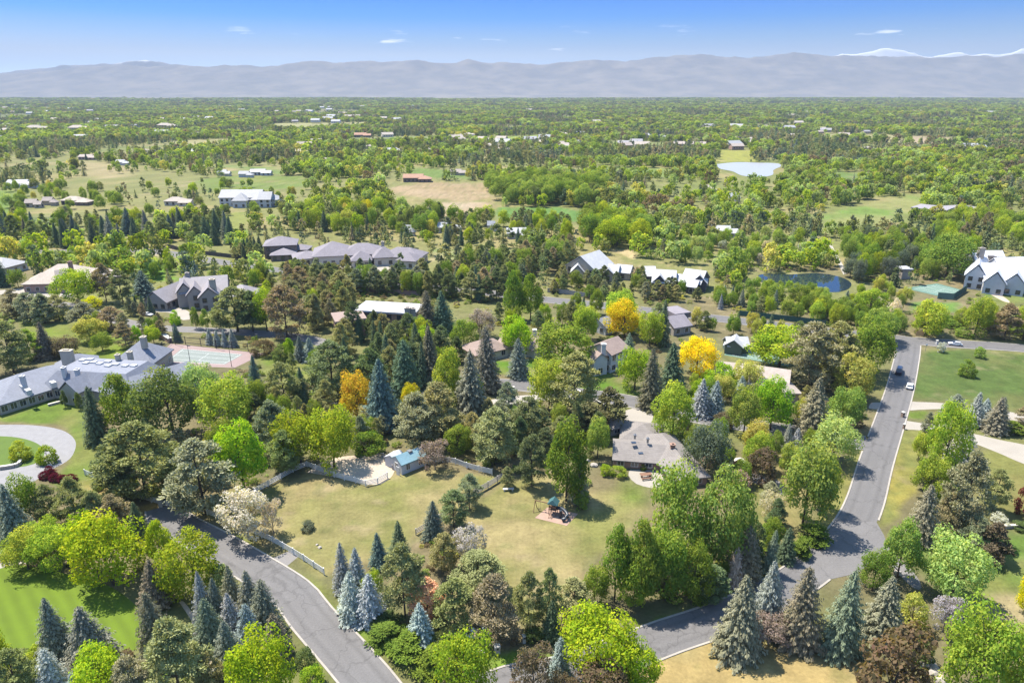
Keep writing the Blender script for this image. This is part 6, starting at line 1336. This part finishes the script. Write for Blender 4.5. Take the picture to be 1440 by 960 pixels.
m = MB(); m.bar((-.9,0,2.55), (-4.4,0,2.55), .16); m.bar((-4.4,0,2.6), (-4.4,1.2,0), .12); m.bar((-4.4,0,2.6), (-4.4,-1.2,0), .12); m.build('swing_beam', WOOD, r)
for x in (-2.0, -3.3):
    m = MB(); m.bar((x-.22,0,2.5), (x-.22,0,.55), .03); m.bar((x+.22,0,2.5), (x+.22,0,.55), .03); m.box((x,0,.52), (.5,.22,.05)); m.build('swing', IRON, r)
m = MB(); pts = [(.9,0,1.75),(1.8,.2,1.7),(2.8,-.2,1.5),(3.6,-1.0,1.15),(3.5,-1.9,.8),(2.7,-2.3,.5)]; m.tube([tuple(p) for p in spline(pts, .25)], [.42]*len(spline(pts, .25)), 12); m.build('tube_slide', SLIDE, r, True)
m = MB()
for y in (-.35,.35): m.bar((-.2,-.9+0*y,1.5), (-.2+y,-2.2,0), .08)
for k in range(4): m.bar((-.45,-1.15-.27*k,1.2-.3*k), (.1,-1.15-.27*k,1.2-.3*k), .06)
m.build('ladder', WOOD, r)
m = MB(); m.tube([(2.0,-.9,0),(2.0,-.9,1.9)], [.35,.35], 10); m.build('climbing_drum', SLIDE, r)
r.scale = (.82, .82, .82)
# a white stone bench block on the lawn, terrace furniture, boulders
P = G(715, 689.5); r = empty('lawn_bench', (*P, 0), .1, 'white stone bench on the dry lawn under the leaning tree', 'bench'); m = MB(); m.box((0,0,.42), (2.2,.6,.12)); m.build('seat', CAPM, r)
for x in (-.8,.8): m = MB(); m.box((x,0,.18), (.25,.5,.36)); m.build('leg', CAPM, r)
T('P',713,685,655,20,'polive','small leaning pine behind the white stone bench')
P = G(908, 671); r = empty('terrace_table', (*P, .02), .2, 'long dark table with benches on the ranch house terrace', 'table'); m = MB(); m.box((0,0,.74), (2.4,1.0,.07)); m.build('tabletop', WOOD, r)
for x in (-.9,.9): m = MB(); m.box((x,0,.36), (.1,.8,.72)); m.build('leg', WOOD, r)
for s in (-1,1):
    Q = P+np.array((0,s*1.0)); m = MB(); m.box((0,0,.43), (2.2,.35,.07)); b_ = empty('terrace_bench', (*Q, .02), .2, f'dark bench on the {"near" if s < 0 else "far"} side of the terrace table', 'bench'); m.build('seat', WOOD, b_)
    for x in (-.8,.8): m = MB(); m.box((x,0,.2), (.1,.3,.4)); m.build('leg', WOOD, b_)
BOUL = surf('boulder_stone', (.40,.36,.32), .95, .25, 1.5)
def boulder(px, py, s, label):
    P = G(px, py); rg = np.random.default_rng(int(px*7+py)); v = sph(rg, 26)*np.array([1,.8,.6])*s*rg.uniform(.85,1.1,(26,1)); import bmesh
    bm = bmesh.new()
    for q in v: bm.verts.new(q)
    bmesh.ops.convex_hull(bm, input=bm.verts); me = bpy.data.meshes.new('boulder'); bm.to_mesh(me); bm.free(); me.materials.append(BOUL); o = bpy.data.objects.new('boulder', me); col.objects.link(o); o.location = (*P, s*.3); tag(o, label, 'boulder', 'garden boulders')
for px, py, s, lab in ((1300,935,.8,'boulder at the top of the stone edged path'),(1312,948,.7,'boulder in the middle of the stone edged path'),(1322,958,.8,'boulder at the bottom end of the stone edged path'),(835,655,.9,'boulder below the green tree left of the ranch house'),(826,648,.7,'small boulder left of the ranch house'),(1262,808,.9,'boulder by the side drive'),(70,655,.6,'boulder beside the clipped ball tree'),(1086,660,.8,'boulder beside the grey garden drive'),(675,918,.7,'boulder at the foot of the bright bottom tree'),(685,904,.6,'boulder beside the white topped mailbox'),(450,770,.4,'flat boulder out in the pasture'),(446,766,.3,'small boulder out in the pasture')): boulder(px, py, s, lab)
# shed yard pens
fence('pen_fence', [(530,640),(548,648),(552,660)], 'small wooden pen fence beside the shed', 1.1, PLANK, 3, 1.8)
